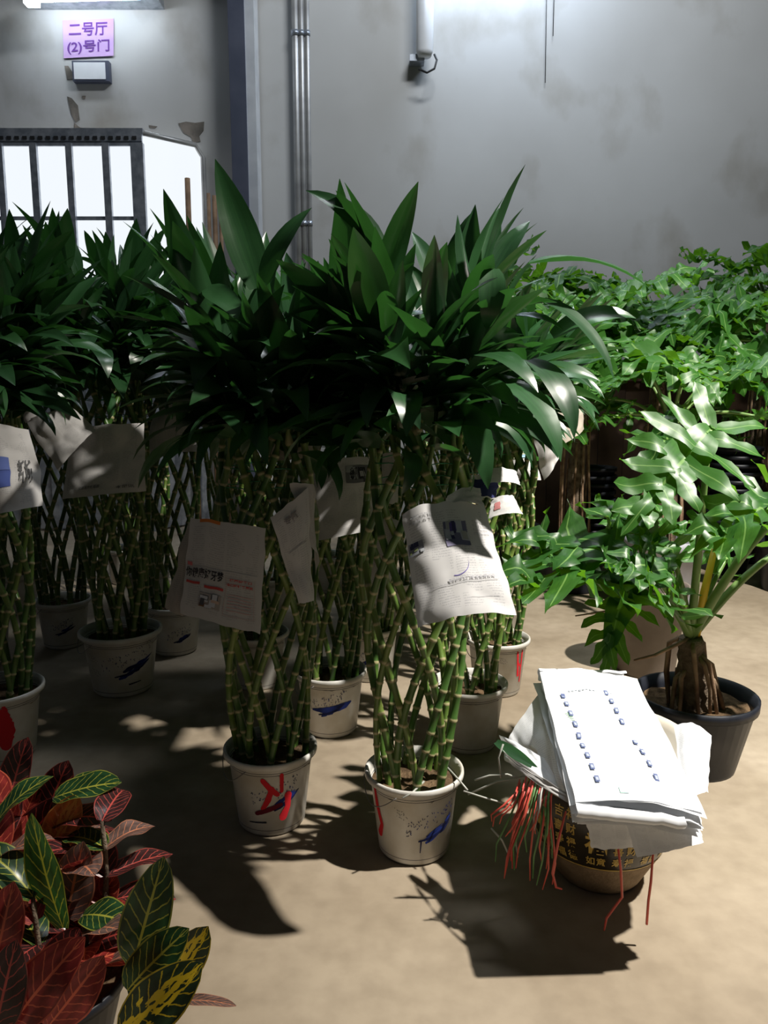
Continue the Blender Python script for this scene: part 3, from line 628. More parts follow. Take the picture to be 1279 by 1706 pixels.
newspaper('newspaper page with a bold black headline on the tower with the red-signed pot', [(300, 1022), (433, 1057), (443, 880), (318, 862)], (1.80, 1.80, 1.87, 1.86), 'paper2', pr_headline, bulge=.012, crumple=.0025, seed=2, n=40)
newspaper('beige newspaper edge folded back beside the headline page', [(287, 1010), (312, 1028), (332, 868), (312, 880)], (1.88, 1.81, 1.87, 1.95), 'paper3', None, bulge=.02, crumple=.006, seed=21, n=16)
PUR = (.16, .13, .38)
def pr_lit(s, mb):
    s.text(mb, '健康生活新知', .10, .885, .34, .92, GR, .02); s.text(mb, '早发现早治疗', .08, .85, .34, .88, GR, .02)
    s.photo(mb, .45, .60, .72, .82, [(.30, .28, .42), (.10, .09, .20), (.70, .70, .76), (.18, .14, .42), (.62, .60, .55), (.75, .75, .8)], 5, 14)
    s.photo(mb, .02, .60, .19, .71, [(.36, .38, .42), (.06, .07, .14), (.40, .48, .22), (.55, .57, .6)], 8, 6)
    arc = [(.62+.14*math.cos(a)-.10, .47+.13*math.sin(a)) for a in [-.5*PI-.35+i*.16 for i in range(14)]]
    for (x0, y0), (x1, y1) in zip(arc[:-1], arc[1:]):
        mb.add([s.on(x0, y0), s.on(x1, y1), s.on(x1, y1+.008, .0009), s.on(x0, y0+.008, .0009)], [(0, 1, 2, 3)], PUR)
    for k, (y, x0, x1) in enumerate(((.80, .78, .95), (.765, .78, .96), (.73, .78, .95), (.695, .78, .96))): s.text(mb, '专业医生团队', x0, y, x1, y+.024, (.5, .5, .52), .0)
    s.text(mb, '看牙种牙上门服务免费咨询', .40, .295, .88, .325, (.42, .42, .45), .02)
    s.rect(mb, .2, .275, .9, .279, GR); s.rect(mb, .60, .14, .88, .143, GR)
newspaper('bright white newspaper with purple-tinted photos on the lit tower beside the bowl', [(695, 1042), (860, 1030), (806, 836), (670, 858)], (1.56, 1.54, 1.745, 1.735), 'paper1', pr_lit, bulge=.035, crumple=.009, seed=4, n=40)
newspaper('crumpled white newspaper top folded over the bright photo page', [(740, 842), (806, 838), (800, 808), (745, 826)], (1.725, 1.725, 1.75, 1.75), 'paper1', None, bulge=.01, crumple=.008, seed=14, n=14)
def pr_red(s, mb):
    for k in range(9): s.rect(mb, .45, .20+k*.045, .85, .21+k*.045, (.62, .30, .26))
    s.rect(mb, .45, .62, .9, .65, RP)
newspaper('narrow newspaper strip with red lines hanging beside the lit tower', [(602, 990), (640, 1022), (668, 870), (640, 852)], (2.06, 2.05, 2.05, 2.06), 'paper2', pr_red, bulge=.015, crumple=.006, seed=5, n=18)
newspaper('plain grey newspaper strip behind the lit tower, above the red-lined strip', [(634, 842), (662, 838), (668, 752), (640, 756)], (2.06, 2.05, 2.05, 2.07), 'paper2', None, bulge=.015, crumple=.008, seed=6, n=16)
def pr_e(s, mb):
    s.text(mb, '新闻', .68, .70, .88, .86, BK, .05); s.rect(mb, .10, .58, .12, .9, GR); 
    s.photo(mb, .62, .66, .92, .88, [(.16, .16, .17), (.06, .06, .07), (.4, .4, .4), (.03, .03, .03)], 15, 6)
newspaper('wide grey newspaper wrapped round the tower with the boat-stroke pot', [(512, 906), (634, 882), (622, 760), (505, 775)], (2.44, 2.42, 2.48, 2.5), 'paper2', pr_e, bulge=.04, crumple=.007, seed=7)
newspaper('folded newspaper strip hanging down beside the headline page', [(496, 1006), (522, 1000), (512, 812), (450, 862)], (1.86, 1.88, 1.92, 1.88), 'paper1', lambda s, mb: (s.text(mb, '专题', .25, .82, .6, .90, (.3, .28, .28), .03), s.rect(mb, .2, .55, .8, .56, GR)), bulge=.015, crumple=.005, seed=8, n=22)
newspaper('inner layer of the folded newspaper strip, curled over at the top', [(505, 905), (520, 960), (520, 815), (480, 806)], (1.91, 1.93, 1.945, 1.905), 'paper2', None, bulge=.02, crumple=.004, seed=18, n=16)
newspaper('crumpled brownish newspaper tucked high under the leaves by the hanging strip', [(450, 770), (528, 764), (500, 697), (458, 706)], (2.18, 2.19, 2.22, 2.20), 'paper3', None, bulge=.03, crumple=.016, seed=9)
newspaper('grey newspaper with fine text round the tower with the wide pot', [(105, 832), (245, 818), (240, 705), (122, 715)], (2.83, 2.80, 2.84, 2.86), 'paper2', lambda s, mb: (s.text(mb, '全面发展新局面', .25, .10, .52, .15, (.2, .2, .2), .02), s.text(mb, '本报讯', .70, .07, .9, .115, (.2, .2, .2), .02), s.rect(mb, .08, .1, .085, .4, GR)), bulge=.05, crumple=.008, seed=10)
newspaper('dark grey newspaper folded to a hanging point beside the wide-pot tower', [(98, 786), (160, 716), (120, 678), (40, 700)], (2.77, 2.80, 2.82, 2.79), 'paper2', None, bulge=.03, crumple=.01, seed=11)
newspaper('small upright newspaper corner among the leaves beside the pointed fold', [(40, 705), (66, 690), (40, 634), (22, 642)], (2.79, 2.79, 2.80, 2.80), 'paper2', None, bulge=.01, crumple=.006, seed=31, n=12)
newspaper('newspaper with a blue picture round the tower behind the croton', [(-60, 872), (76, 842), (48, 716), (-60, 690)], (2.26, 2.24, 2.3, 2.3), 'paper2', lambda s, mb: (s.photo(mb, .10, .28, .72, .62, [(.06, .09, .28), (.10, .14, .36), (.04, .06, .2), (.2, .24, .42)], 4, 8), s.text(mb, '新城', .80, .3, .92, .6, (.1, .1, .1), .02)), bulge=.05, crumple=.009, seed=12)
newspaper('bright newspaper tip deep between the towers behind the wide pot', [(244, 756), (332, 752), (304, 668), (255, 692)], (3.29, 3.29, 3.31, 3.31), 'paper2', None, bulge=.04, crumple=.012, seed=13, n=18)
newspaper('newspaper with a yellow and blue advertisement round the tower in the last row', [(838, 802), (902, 800), (880, 722), (838, 730)], (3.39, 3.40, 3.42, 3.41), 'paper1', lambda s, mb: (s.rect(mb, .08, .5, .72, .92, (.62, .66, .42)), s.rect(mb, .08, .56, .72, .72, (.10, .2, .42)), s.rect(mb, .08, .5, .72, .56, (.35, .55, .7))), bulge=.03, crumple=.006, seed=15, n=18)
newspaper('crumpled printed newspaper hanging at the outer edge of the last-row tower', [(905, 800), (938, 748), (925, 690), (880, 690)], (3.46, 3.48, 3.50, 3.47), 'paper2', lambda s, mb: (s.text(mb, '新闻纵横', .35, .45, .9, .56, (.2, .15, .12), .03)), bulge=.03, crumple=.014, seed=16)
newspaper('dull crumpled newspaper scrap beyond the last-row tower, facing the partition', [(932, 742), (970, 715), (962, 655), (925, 690)], (3.48, 3.54, 3.56, 3.50), 'paper3', None, bulge=.03, crumple=.016, seed=17, n=18)
newspaper('newspaper with a dark blue band behind the bright photo page', [(786, 830), (826, 832), (832, 796), (784, 792)], (2.32, 2.32, 2.34, 2.34), 'paper1', lambda s, mb: s.rect(mb, .03, .05, .97, .8, (.035, .04, .13)), bulge=.02, crumple=.006, seed=19, n=16)
newspaper('crumpled bright newspaper fold above the dark blue band', [(800, 812), (866, 810), (858, 788), (796, 786)], (2.32, 2.33, 2.36, 2.35), 'paper1', None, bulge=.02, crumple=.014, seed=20, n=20)
newspaper('crumpled newspaper with a red spot between the blue band and the philodendron leaves', [(815, 862), (872, 856), (855, 828), (818, 832)], (2.28, 2.31, 2.33, 2.32), 'paper1', lambda s, mb: s.rect(mb, .12, .3, .3, .7, (.5, .2, .2)), bulge=.02, crumple=.012, seed=22, n=20)

# ---------------------------------------------------------------- philodendrons
def philo_leaf(seed, frill, bend, droop):
    rr = random.Random(seed); mb = MB(); n = 7
    lob = []
    for sd in (-1, 1):
        for i in range(n):
            t = i/(n-1); y0 = -.02+.80*t**1.05; ang = (2.35-1.75*t**.8)*sd+rr.uniform(-.08, .08)
            lob.append((y0, ang, (.36+.16*math.sin(PI*(t*.85+.1)))*rr.uniform(.88, 1.08)*(1-.35*t), .105+.02*rr.random()))
    lob.append((.72, 0, .34, .10))
    def P(x, y, w):
        z = frill*(.045*math.sin(16*y+9*x+w)+.05*noise.noise(V((x*5, y*5, seed)))) + bend*abs(x)*.55 - droop*y*y*.5 - .25*droop*x*x
        return V((x, y-droop*.12*y*y, z))
    for y0, ang, ln, wd in lob:
        m = 8; vs = []; uv = []; ph = rr.uniform(0, 6)
        for i in range(m+1):
            t = i/m; a = ang*(1-.22*t); cx = math.sin(ang)*ln*t*(1) ; cy = y0+math.cos(ang)*ln*t+.10*t*t*ln
            h = wd*(.62+.55*t-.25*t*t)*(1-t**5)*.62
            for sgn in (-1, -.5, 0, .5, 1):
                e = sgn*h*(1+.22*math.sin(11*t+ph+sgn*2)*abs(sgn)); x = cx+math.cos(a)*e; y = cy-math.sin(a)*e
                q = P(x, y, ph); q.z += frill*.022*math.sin(13*t+ph)*sgn + .12*h*abs(sgn)
                vs.append(q); uv.append((sgn*(.3+.7*1), t))
        mb.add(vs, [(i*5+j, i*5+j+1, (i+1)*5+j+1, (i+1)*5+j) for i in range(m) for j in range(4)], None, uv)
    vs = []; uv = []; m = 12
    for i in range(m+1):
        t = i/m; y = -.04+.86*t; h = .15*max(0, math.sin(PI*(t*.9+.06)))**.7
        for sgn in (-1, -.4, 0, .4, 1): vs.append(P(sgn*h, y, 0)+V((0, 0, .002))); uv.append((sgn, t))
    mb.add(vs, [(i*5+j, i*5+j+1, (i+1)*5+j+1, (i+1)*5+j) for i in range(m) for j in range(4)], None, uv)
    return mb.mesh('leaf', MT['pleaf'])
PLEAF = [philo_leaf(1, .5, .3, .35), philo_leaf(2, 1.0, .35, .5), philo_leaf(3, 1.5, .45, .6), philo_leaf(4, .7, .15, .9), philo_leaf(5, 1.2, .25, .25)]
def curve(a, b, sag, n=9, side=V((0, 0, 0))):
    a, b = V(a), V(b); return [a.lerp(b, i/n) + V((0, 0, sag*math.sin(PI*i/n))) + side*math.sin(PI*i/n) for i in range(n+1)]
def blade(root, bp, tip, nrm, k, hub, sag=.04, rad=.010, mat='petiole', loc=V()):
    bp, tip = V(bp)-loc, V(tip)-loc; d = tip-bp
    link('leaf', PLEAF[k], root, frame(bp, d, V(nrm), d.length))
    MB().tube(curve(V(hub)-loc, bp, sag), [rad*(1.35-.6*i/9) for i in range(10)], 8).obj('petiole', MT[mat], root)
def trunk(root, h0, h1, r, seed, lean=V((0, 0, 0)), roots=12, spread=.07):
    rr = random.Random(seed); m = 12
    pts = [V((0, 0, h0+(h1-h0)*i/m))+lean*(i/m) for i in range(m+1)]
    MB().tube(pts, [r*(1.25-.4*i/m+.12*(i % 2)) for i in range(m+1)], 12).obj('trunk', MT['trunk'], root)
    for k in range(roots):
        a = 2*PI*k/roots+rr.uniform(-.2, .2); zt = h1-(h1-h0)*rr.uniform(.0, .5); q = V((math.cos(a), math.sin(a), 0)); tt = (zt-h0)/(h1-h0)
        p = [q*r*.8+V((0, 0, zt))+lean*tt, q*(r+spread*.35)+V((0, 0, zt-.02))+lean*tt, q*(r+spread*rr.uniform(.4, .7))+V((0, 0, (zt+h0)/2))+lean*tt*.5, q*(r+spread*rr.uniform(.3, .9))+V((0, 0, h0-.01))]
        MB().tube(p, [.008, .0075, .0065, .006], 6).obj('aerial_root', MT['root'], root)
def nursery_pot(root, r0, r1, h, mat, soil=True):
    MB().lathe([(0, 0), (r0, 0), (r0*1.02, .01), (r1*.97, h*.86), (r1*1.03, h*.87), (r1*1.04, h), (r1*.99, h), (r1*.93, h*.85), (r1*.9, h*.78)], 36).obj('pot', MT[mat], root)
    if soil: link('soil', soil_mesh(7, r1*.92, h*.82, .015), root)
# the plant in the black pot beside the bowl
pl_ = V((1.0, 2.36, 0)); P1 = empty('potted_philodendron', pl_, 'large philodendron with a bare rooted trunk in a black pot beside the bowl', 'plant', 'potted philodendrons')
nursery_pot(P1, .13, .182, .24, 'blackpot')
hub = at(1150, 1062, 2.34); trunk(P1, .18, hub.z-pl_.z+.0, .042, 3, V((hub.x-pl_.x, hub.y-pl_.y, 0)), 13, .06)
UPN = (.15, -.35, .9)
for (bu, bv, bY), (tu, tv, tY), nrm, k, sag, rd in (
    ((1182, 716, 2.22), (1062, 852, 1.98), (-.1, -.85, .5), 0, .02, .011),
    ((1085, 965, 2.20), (905, 850, 2.02), (.1, -.55, .8), 2, .05, .011),
    ((1070, 985, 2.18), (872, 905, 1.92), (.0, -.3, .95), 1, .04, .011),
    ((1062, 960, 2.15), (985, 1075, 1.98), (-.4, -.5, .7), 3, .06, .010),
    ((1120, 930, 2.30), (1010, 820, 2.30), (.1, -.75, .6), 2, .03, .009),
    ((1110, 955, 2.1), (1020, 930, 1.95), (.1, -.7, .7), 4, .04, .008),
    ((1330, 830, 2.25), (1185, 860, 2.02), (.2, -.35, .9), 1, .05, .012),
    ((1315, 905, 2.4), (1420, 820, 2.2), (.3, -.3, .9), 0, .03, .012),
    ((1210, 930, 2.45), (1100, 860, 2.55), (.1, -.6, .8), 4, .02, .009)):
    blade(P1, at(bu, bv, bY), at(tu, tv, tY), nrm, k, hub, sag, rd, 'petiole', pl_)
MB().tube([hub-pl_+V((.02, 0, 0)), at(1172, 990, 2.33)-pl_, at(1190, 915, 2.34)-pl_], [.010, .013, .010], 8).obj('yellow_petiole', MT['yellow_petiole'], P1)
MB().tube([hub-pl_, at(1090, 1092, 2.2)-pl_, at(1056, 1100, 2.18)-pl_], [.007, .005, .003], 6).obj('aerial_root', MT['root'], P1)
MB().tube([at(1055, 975, 2.2)-pl_, at(1010, 1018, 2.18)-pl_, at(958, 1026, 2.16)-pl_], [.004, .004, .002], 5).obj('dry_stalk', MT['root'], P1)
def philo(loc, label, seed, h, n, pot=('blackpot', .15, .2, .28), size=(.26, .36), spread=.5, leanv=V((0, 0, 0))):
    rr = random.Random(seed); loc = V(loc); root = empty('potted_philodendron', loc, label, 'plant', 'potted philodendrons')
    nursery_pot(root, pot[1], pot[2], pot[3], pot[0]); trunk(root, pot[3]*.75, h, .045, seed, leanv, 9)
    hb = V((0, 0, h))+leanv; az = rr.uniform(0, 6)
    for k in range(n):
        az += 2.4; t = k/(n-1); el = .05+1.15*t+rr.uniform(-.15, .15); ln = rr.uniform(.75, 1.1)*spread
        q = V((math.cos(az)*math.cos(el), math.sin(az)*math.cos(el), math.sin(el)*.95))*ln; bp = hb+q
        out = V((math.cos(az), math.sin(az), 0)); d = out*rr.uniform(.6, 1)+V((0, 0, rr.uniform(-.55, .35)))
        sz = rr.uniform(*size); link('leaf', rr.choice(PLEAF), root, frame(bp, d, V((0, -.25, 1))+out*.2, sz, rr.uniform(-.4, .4)))
        MB().tube(curve(hb, bp, .05), [.009*(1.3-.5*i/9) for i in range(10)], 6).obj('petiole', MT['petiole'], root)
    return root
philo((1.55, 4.2, 0), 'philodendron with a thick root-hung trunk in a pale grey pot behind the black pot', 21, 1.0, 14, ('lilacpot', .16, .215, .40), (.36, .46), .42)
philo((1.15, 4.6, 0), 'tall philodendron in front of the partition, next to the lucky bamboo', 22, 1.32, 15, ('blackpot', .15, .2, .3), (.44, .58), .42)
philo((1.75, 5.0, 0), 'tall philodendron in the middle of the row in front of the partition', 23, 1.42, 15, ('blackpot', .15, .2, .3), (.44, .58), .45)
philo((2.45, 4.55, 0), 'tall philodendron in front of the stacked black pots', 24, 1.36, 15, ('blackpot', .15, .2, .3), (.44, .58), .45)
philo((2.6, 5.4, 0), 'philodendron at the far end of the row, against the partition', 25, 1.68, 14, ('blackpot', .15, .2, .3), (.44, .58), .42)
philo((.85, 5.15, 0), 'philodendron behind the row, against the partition by the bamboo', 26, 1.6, 14, ('blackpot', .15, .2, .3), (.44, .58), .42)
# empty brownish grey pot
gp = empty('empty_pot', (1.13, 3.2, 0), 'tall empty brownish grey plastic pot behind the black pot', 'pot')
MB().lathe([(0, 0), (.115, 0), (.12, .01), (.155, .36), (.162, .362), (.163, .385), (.156, .385), (.15, .36), (.112, .015), (0, .012)], 36).obj('pot_body', MT['greypot'], gp)
# nested nursery pots in the shade
ORD = 'lowest second third fourth fifth sixth seventh eighth ninth tenth eleventh twelfth thirteenth'.split()
np_me = MB().lathe([(0, 0), (.10, 0), (.15, .24), (.162, .241), (.163, .265), (.155, .265), (.148, .24), (.098, .01), (0, .008)], 28).mesh('nursery_pot', MT['blackpot'])
for x, y, nn, nm in ((2.28, 5.0, 12, 'stack beside the pale grey pot'), (2.75, 4.95, 11, 'middle stack by the partition'), (3.15, 5.1, 13, 'stack at the partition end'), (1.42, 5.25, 9, 'stack between the philodendron trunks')):
    for k in range(nn):
        o = link('nursery_pot', np_me, None, Matrix.Translation((x+.0015*math.sin(k*2.1), y, .052*k)))
        tag(o, ORD[k]+' black nursery pot up from the floor in the '+nm, 'pot', 'black pots in the '+nm)

# ---------------------------------------------------------------- gold-lettered bowl, basin and loose newspapers
BX, BYc = .54, 1.79
bprof = [(0, .0), (.095, .0), (.105, .012), (.125, .05), (.152, .10), (.172, .15), (.182, .20), (.181, .24), (.172, .275), (.168, .285), (.160, .283), (.165, .265), (.17, .2), (.14, .1), (.09, .03), (0, .025)]
def bowl_r(z):
    for (r0, z0), (r1, z1) in zip(bprof[1:10], bprof[2:10]):
        if z0 <= z <= z1: return r0+(r1-r0)*(z-z0)/(z1-z0)
    return .17
bw = empty('ceramic_bowl', (BX, BYc, 0), 'round black ceramic planter with gold fortune characters, holding the basin of newspapers', 'planter')
body = MB().lathe(bprof[3:], 48).obj('body', MT['bowl'], bw)
MB().lathe([(r+.0003, z) for r, z in bprof[:5]], 48).obj('foot', MT['clay'], bw)
def on_bowl(x, z, off=.0012): r_ = bowl_r(z)+off; ph = -PI/2+x/.18; return V((r_*math.cos(ph), r_*math.sin(ph), z))
mb = MB()
for zz, hh in ((.098, .0035), (.262, .003)): mb.lathe([(bowl_r(zz)+.0012, zz), (bowl_r(zz+hh)+.0012, zz+hh)], 48)
mb.obj('gold_band', MT['gold'], body)
def glyph(ch, x0, z0, x1, z1, bold):
    vs, fs = text2d(ch, bold); q = MB().add([on_bowl(x0+(x1-x0)*a, z0+(z1-z0)*c) for a, c in vs], fs); return q
small = '寿禄喜财吉祥如意福德'
mb2 = MB(); ci = 0
for k in range(8):
    xc = (k-3.42)*.1414
    glyph('福', xc-.026, .148, xc+.026, .206, .03).obj('gold_character', MT['gold'], body)
    for zz in (.112, .222):
        for dx in (-.024, .002): vs, fs = text2d(small[ci % 10], .02); mb2.add([on_bowl(xc+dx+.022*a, zz+.026*c) for a, c in vs], fs); ci += 1
    for zz in (.112, .150, .186, .222):
        for dx in (.040, .071): vs, fs = text2d(small[ci % 10], .02); mb2.add([on_bowl(xc+dx+.024*a, zz+.028*c) for a, c in vs], fs); ci += 1
mb2.obj('small_characters', MT['gold'], body)
ba = empty('plastic_basin', (BX+.008, BYc, .185), 'shallow cream basin full of newspapers set on the gold-lettered bowl', 'basin')
MB().lathe([(0, .03), (.12, .03), (.135, .035), (.19, .160), (.203, .165), (.208, .172), (.203, .178), (.19, .170), (.18, .162), (.125, .045), (0, .043)], 44).obj('basin_body', MT['basin'], ba)

GN = 'loose newspapers in the basin'
bun = empty('newspaper_bundle', at(1040, 1250, 1.68), 'thick folded white newspaper bundle with blue dashes lying on top of the basin', 'newspaper', GN); bl = bun.location.copy()
FL, FR, BR_, BL_ = at(958, 1338, 1.44), at(1172, 1352, 1.45), at(1100, 1190, 1.80), at(898, 1118, 1.90)
RB = at(1030, 1122, 1.92); RM = at(1182, 1245, 1.66)
layers = []
for k in range(7):
    rr = random.Random(k); o = V((0, 0, -.009*k)); j = lambda: V((rr.uniform(-.012, .012), rr.uniform(-.012, .012), 0))
    sh = Sheet(FL+o+j()*(k > 0)-bl, FR+o+j()*(k > 0)-bl, RB+V((.035, -.04, 0))+o+j()*(k > 0)-bl, BL_+o+j()*(k > 0)-bl, bulge=.016, crumple=.004, seed=40+k, n=26, edge=.004)
    ly = sh.mb().obj('page', MT['paper_w'], bun); layers.append(sh)
    if k == 0:
        mb = MB()
        for row, (x0, y0, x1, y1) in enumerate(((.16, .76, .20, .12), (.58, .80, .70, .16))):
            for q in range(9):
                t = q/8; x = x0+(x1-x0)*t; y = y0+(y1-y0)*t
                sh.rect(mb, x-.018, y-.020, x+.018, y+.020, (.10, .13, .26), .0032); sh.rect(mb, x-.011, y-.012, x+.011, y+.010, (.36, .40, .50), .0038)
        for q in range(7): sh.rect(mb, .12+q*.008, .60-q*.012, .16+q*.008, .604-q*.012, (.35, .60, .35))
        sh.rect(mb, .36, .045, .43, .085, (.45, .72, .62))
        for q in range(16): sh.rect(mb, .22+q*.033, .80+.004*(q % 3), .24+q*.033, .812, (.35, .38, .42))
        mb.obj('print', MT['print'], ly)
# rolled front fold and wrapped far end of the bundle
for name, A_, B_, r_, seed in (('front_fold', FL+V((.0, .0, -.012))-bl, FR+V((-.04, .0, -.02))-bl, .014, 1), ('back_fold', BL_+V((.0, 0, -.01))-bl, RB+V((.02, 0, -.01))-bl, .016, 2)):
    vs = []; n = 14; fs = []; m = 10
    for i in range(n+1):
        p = A_.lerp(B_, i/n)
        for k in range(m+1):
            a = -PI*.55+PI*1.2*k/m; s_ = -1 if seed == 1 else 1
            vs.append(p+V((.003*noise.noise(V((i*.7, k*.5, seed))), s_*r_*1.3*math.cos(a), r_*math.sin(a)+.005*noise.noise(V((i*.5, 0, seed))))))
    fs = [(i*(m+1)+k, i*(m+1)+k+1, (i+1)*(m+1)+k+1, (i+1)*(m+1)+k) for i in range(n) for k in range(m)]
    MB().add(vs, fs).obj(name, MT['paper_w'], bun)
def loose(label, corners, Ys, mat='paper_w', **kw): return newspaper(label, corners, Ys, mat, None, GN, **kw)
loose('white newspaper flap hanging over the bowl front below the bundle', [(985, 1412), (1066, 1410), (1062, 1338), (972, 1350)], (1.50, 1.49, 1.50, 1.52), bulge=.01, crumple=.004, seed=51, n=16)
loose('lowest newspaper flap, hanging in front of the middle gold character', [(1060, 1428), (1174, 1404), (1160, 1350), (1036, 1352)], (1.46, 1.47, 1.52, 1.50), bulge=.015, crumple=.006, seed=52, n=20)
loose('torn newspaper corner curling out under the bundle', [(1082, 1382), (1166, 1386), (1160, 1345), (1090, 1345)], (1.45, 1.45, 1.52, 1.50), bulge=.02, crumple=.010, seed=53, n=20)
loose('crumpled white newspaper bulging at the basin edge towards the black pot', [(1140, 1345), (1180, 1320), (1182, 1236), (1120, 1215)], (1.52, 1.56, 1.70, 1.74), bulge=.02, crumple=.008, seed=54, n=20)
loose('white newspaper standing up against the side of the bundle', [(905, 1290), (958, 1335), (900, 1150), (850, 1228)], (1.68, 1.50, 1.86, 1.80), bulge=.01, crumple=.006, seed=55, n=20)
loose('newspaper tucked flat along the basin edge beside the hanging ties', [(842, 1268), (948, 1336), (905, 1262), (828, 1222)], (1.72, 1.52, 1.66, 1.80), bulge=.02, crumple=.007, seed=56, n=20)
loose('newspaper with a dark edge slipping out over the basin edge above the ties', [(852, 1272), (952, 1340), (950, 1322), (836, 1248)], (1.66, 1.48, 1.50, 1.70), 'paper2', bulge=.01, crumple=.004, seed=57, n=14)
fa, fb = at(826, 1236, 1.735), at(905, 1286, 1.615); tag(link('fallen_leaf', dracaena_leaf((fb-fa).length, .030, .12, .2, .1, 77), None, frame(fa, fb-fa, V((-.2, -.4, .9)))), 'narrow green leaf lying among the newspapers at the basin edge', 'leaf')
# tie strips hanging from the basin
rr = random.Random(9)
for k in range(38):
    t = rr.random(); a = at(862+t*54+rr.uniform(-5, 5), 1318+rr.uniform(-6, 12)+t*10, 1.60-.05*t); fall = rr.uniform(.06, .20); sw = -.040+.040*t+rr.uniform(-.018, .018)
    p = [a+V((.02, .06, .0)), a, a+V((sw*.5, -.012, -fall*.35)), a+V((sw, -.012+rr.uniform(-.01, .01), -fall*.7)), a+V((sw*1.1+rr.uniform(-.01, .01), -.008, -fall))]
    q = random.Random(k).random(); mt, lab, gp_ = ('redtie', 'red plastic tie strip in the bunch hanging from the basin', 'red ties in the bunch') if q < .55 else (('greentie', 'green plastic tie strip in the bunch hanging from the basin', 'green ties in the bunch') if q < .92 else ('whitetie', 'pale plastic tie strip in the bunch hanging from the basin', 'pale ties in the bunch'))
    tag(MB().tube(p, [.0018, .0022, .0024, .002, .0011], 5).obj('tie_strip', MT[mt]), lab, 'tie strip', gp_)
for pts, lab in (([(1026, 1385), (1034, 1450), (1036, 1495), (1010, 1530), (1006, 1550)], 'long kinked red tie strip hanging alone in front of the middle gold character'),
            ([(1090, 1390), (1084, 1470), (1080, 1500), (1077, 1540)], 'straight red tie strip hanging alone below the lowest newspaper flap'),
            ([(942, 1352), (930, 1400), (920, 1455), (926, 1478), (936, 1481)], 'red tie strip with a hooked end beside the bunch')):
    tag(MB().tube([at(u, v, 1.52) for u, v in pts], [.002, .003, .003, .003, .002][:len(pts)], 5).obj('tie_strip', MT['redtie']), lab, 'tie strip', 'single red ties')
for k, pts in enumerate(([(790, 1300), (815, 1292), (845, 1290), (862, 1296)], [(772, 1318), (810, 1330), (852, 1342)], [(838, 1240), (830, 1262), (834, 1296)], [(818, 1380), (836, 1400), (848, 1426)])):
    tag(MB().tube([at(u, v, 1.66) for u, v in pts], .0022, 5).obj('tie_strip', MT['whitetie']), 'pale stray tie strip sticking out between the lit pot and the bowl', 'tie strip', 'pale stray ties')

# ---------------------------------------------------------------- croton
def croton_leaf(L_, W, bend, fold, wav, mat, seed):
    nl, nw = 12, 8; vs = []; uv = []; p = V((0, 0, 0)); ang = 0; pts = []
    for i in range(nl+1):
        pts.append((p.copy(), ang)); ang = -bend*(i+1)/nl; p = p+V((0, math.cos(ang), math.sin(ang)))*L_/nl
    for i, (p, an) in enumerate(pts):
        t = i/nl; hw = max(.0007, W/2*max(0, math.sin(PI*min(1, .04+.96*t)**.95))**.58)
        if t > .999: hw = .0007
        for j in range(nw+1):
            u = j/nw*2-1; z = abs(u)*hw*fold + wav*hw*math.sin(10*t+seed+u*1.5)*abs(u)
            vs.append(p+V((u*hw, -z*math.sin(an), z*math.cos(an)))); uv.append((u, t))
    fs = [(i*(nw+1)+j, i*(nw+1)+j+1, (i+1)*(nw+1)+j+1, (i+1)*(nw+1)+j) for i in range(nl) for j in range(nw)]
    return MB().add(vs, fs, None, uv).mesh('leaf', CR[mat])
co = V((-.60, 1.26, 0)); CT = empty('potted_croton', co, 'croton with broad red, orange and green veined leaves in a black pot', 'plant')
nursery_pot(CT, .09, .125, .15, 'blackpot')
rr = random.Random(12); tips = []
for k in range(8):
    a = 2*PI*k/8+.3; rb = .05; tp = V((math.cos(a)*rr.uniform(.05, .15), math.sin(a)*rr.uniform(.04, .12), rr.uniform(.30, .50)))
    p = curve((math.cos(a)*rb, math.sin(a)*rb, .11), tp, 0, 6, V((math.cos(a), math.sin(a), 0))*.02); tips.append(p)
    MB().tube(p, [.007, .007, .006, .006, .005, .005, .004], 6).obj('stem', MT['trunk'], CT)
CM = {}
def cleaf(mat, L_, W, bend, fold, p, d, up, roll=0):
    key = (mat, round(L_, 2), round(W, 2), round(bend, 1), round(fold, 1))
    if key not in CM: CM[key] = croton_leaf(key[1], key[2], key[3], key[4], .12, mat, len(CM))
    link('leaf', CM[key], CT, frame(p, d, up, 1, roll))
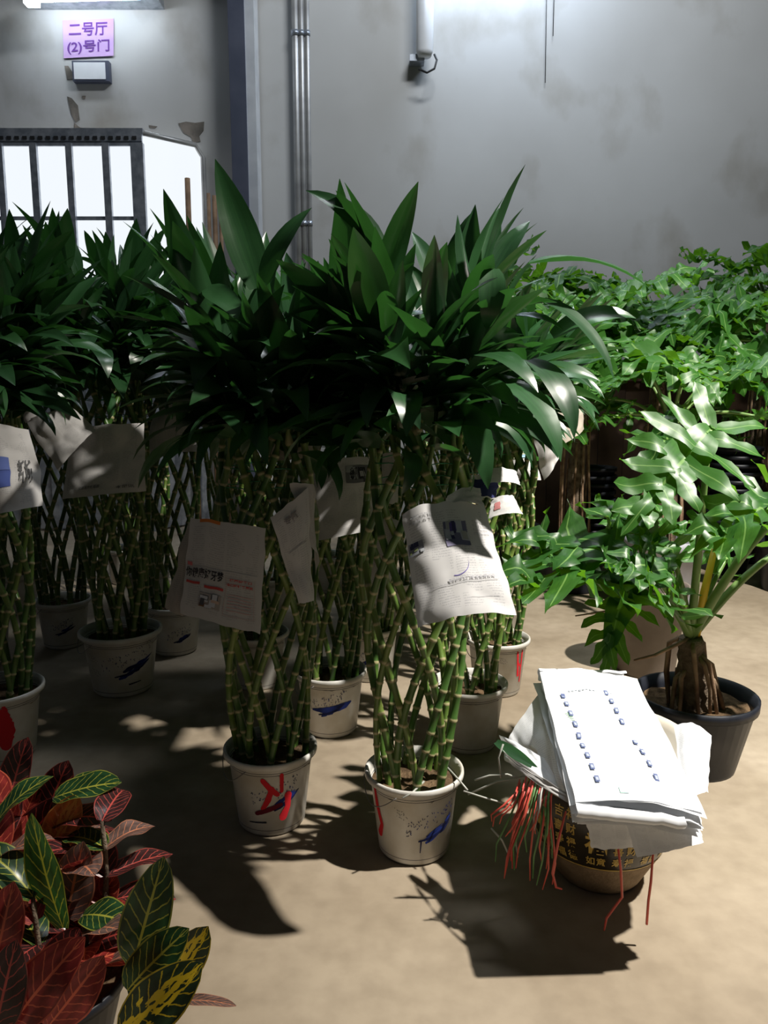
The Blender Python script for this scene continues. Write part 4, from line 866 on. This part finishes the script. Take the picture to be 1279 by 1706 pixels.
# leaves told apart in the photograph: base point, tip point, width, colour
for (bu, bv, bY), (tu, tv, tY), W, mat, bend, up in (
    ((15, 1345, 1.50), (28, 1252, 1.46), .055, 0, .4, (0, -1, .35)), ((78, 1360, 1.44), (100, 1286, 1.40), .055, 0, .4, (.1, -1, .35)),
    ((82, 1420, 1.36), (118, 1340, 1.32), .050, 2, .3, (.0, -1, .2)), ((108, 1412, 1.40), (175, 1415, 1.36), .048, 6, .9, (.1, -.7, .7)),
    ((105, 1546, 1.20), (44, 1386, 1.14), .046, 3, .2, (-.1, -1, .25)), ((112, 1530, 1.28), (128, 1426, 1.24), .056, 6, .3, (.1, -1, .3)),
    ((132, 1542, 1.30), (182, 1474, 1.28), .05, 1, .3, (.3, -1, .5)), ((222, 1606, 1.16), (264, 1456, 1.12), .062, 4, .25, (.15, -1, .2)),
    ((212, 1650, 1.12), (278, 1568, 1.08), .05, 4, .5, (-.3, -1, .6)), ((270, 1640, 1.14), (332, 1570, 1.10), .05, 5, .3, (.3, -1, .5)),
    ((205, 1720, 1.04), (305, 1632, 1.00), .062, 5, .4, (.1, -1, .7)), ((88, 1635, 1.12), (116, 1568, 1.08), .055, 0, .3, (0, -1, .5)),
    ((25, 1700, 1.06), (92, 1600, 1.00), .062, 1, .5, (-.1, -1, .5)), ((80, 1710, 1.06), (152, 1624, 1.02), .055, 1, .3, (.4, -.8, .6)),
    ((165, 1520, 1.32), (238, 1470, 1.28), .028, 6, .6, (0, -.4, 1)), ((160, 1560, 1.28), (225, 1512, 1.24), .035, 1, .4, (0, -.4, 1)),
    ((5, 1460, 1.35), (10, 1345, 1.30), .045, 1, .3, (.1, -1, .3)), ((30, 1420, 1.40), (75, 1352, 1.34), .05, 0, .5, (.1, -1, .5)),
    ((40, 1362, 1.42), (62, 1310, 1.42), .03, 1, .3, (.4, -1, .3)), ((300, 1668, 1.12), (375, 1655, 1.08), .016, 6, .5, (0, -.3, 1)),
    ((150, 1575, 1.22), (215, 1535, 1.18), .045, 0, .5, (0, -.5, 1)), ((-10, 1620, 1.12), (10, 1500, 1.08), .05, 1, .3, (.2, -1, .3)),
    ((-8, 1720, 1.06), (14, 1600, 1.02), .05, 0, .3, (.2, -1, .3))):
    a, b_ = at(bu, bv, bY)-co, at(tu, tv, tY)-co; cleaf(mat, (b_-a).length*1.06, W*(1.35 if W > .03 else 1), bend, .25, a, b_-a, V(up))
for k in range(70):
    st = tips[k % 8]; i = 2+(k//8) % 5; p = st[i]; az = k*2.4+rr.uniform(-.3, .3); out = V((math.cos(az), math.sin(az), 0))
    el = rr.uniform(.1, 1.2)
    cleaf(rr.choice((0, 0, 0, 1, 1, 6, 4)), rr.choice((.10, .12, .13)), rr.choice((.055, .065)), rr.choice((.4, .8)), .2, p, out*math.cos(el)+V((0, 0, math.sin(el))), V((0, 0, 1))-out*.3, rr.uniform(-.4, .4))
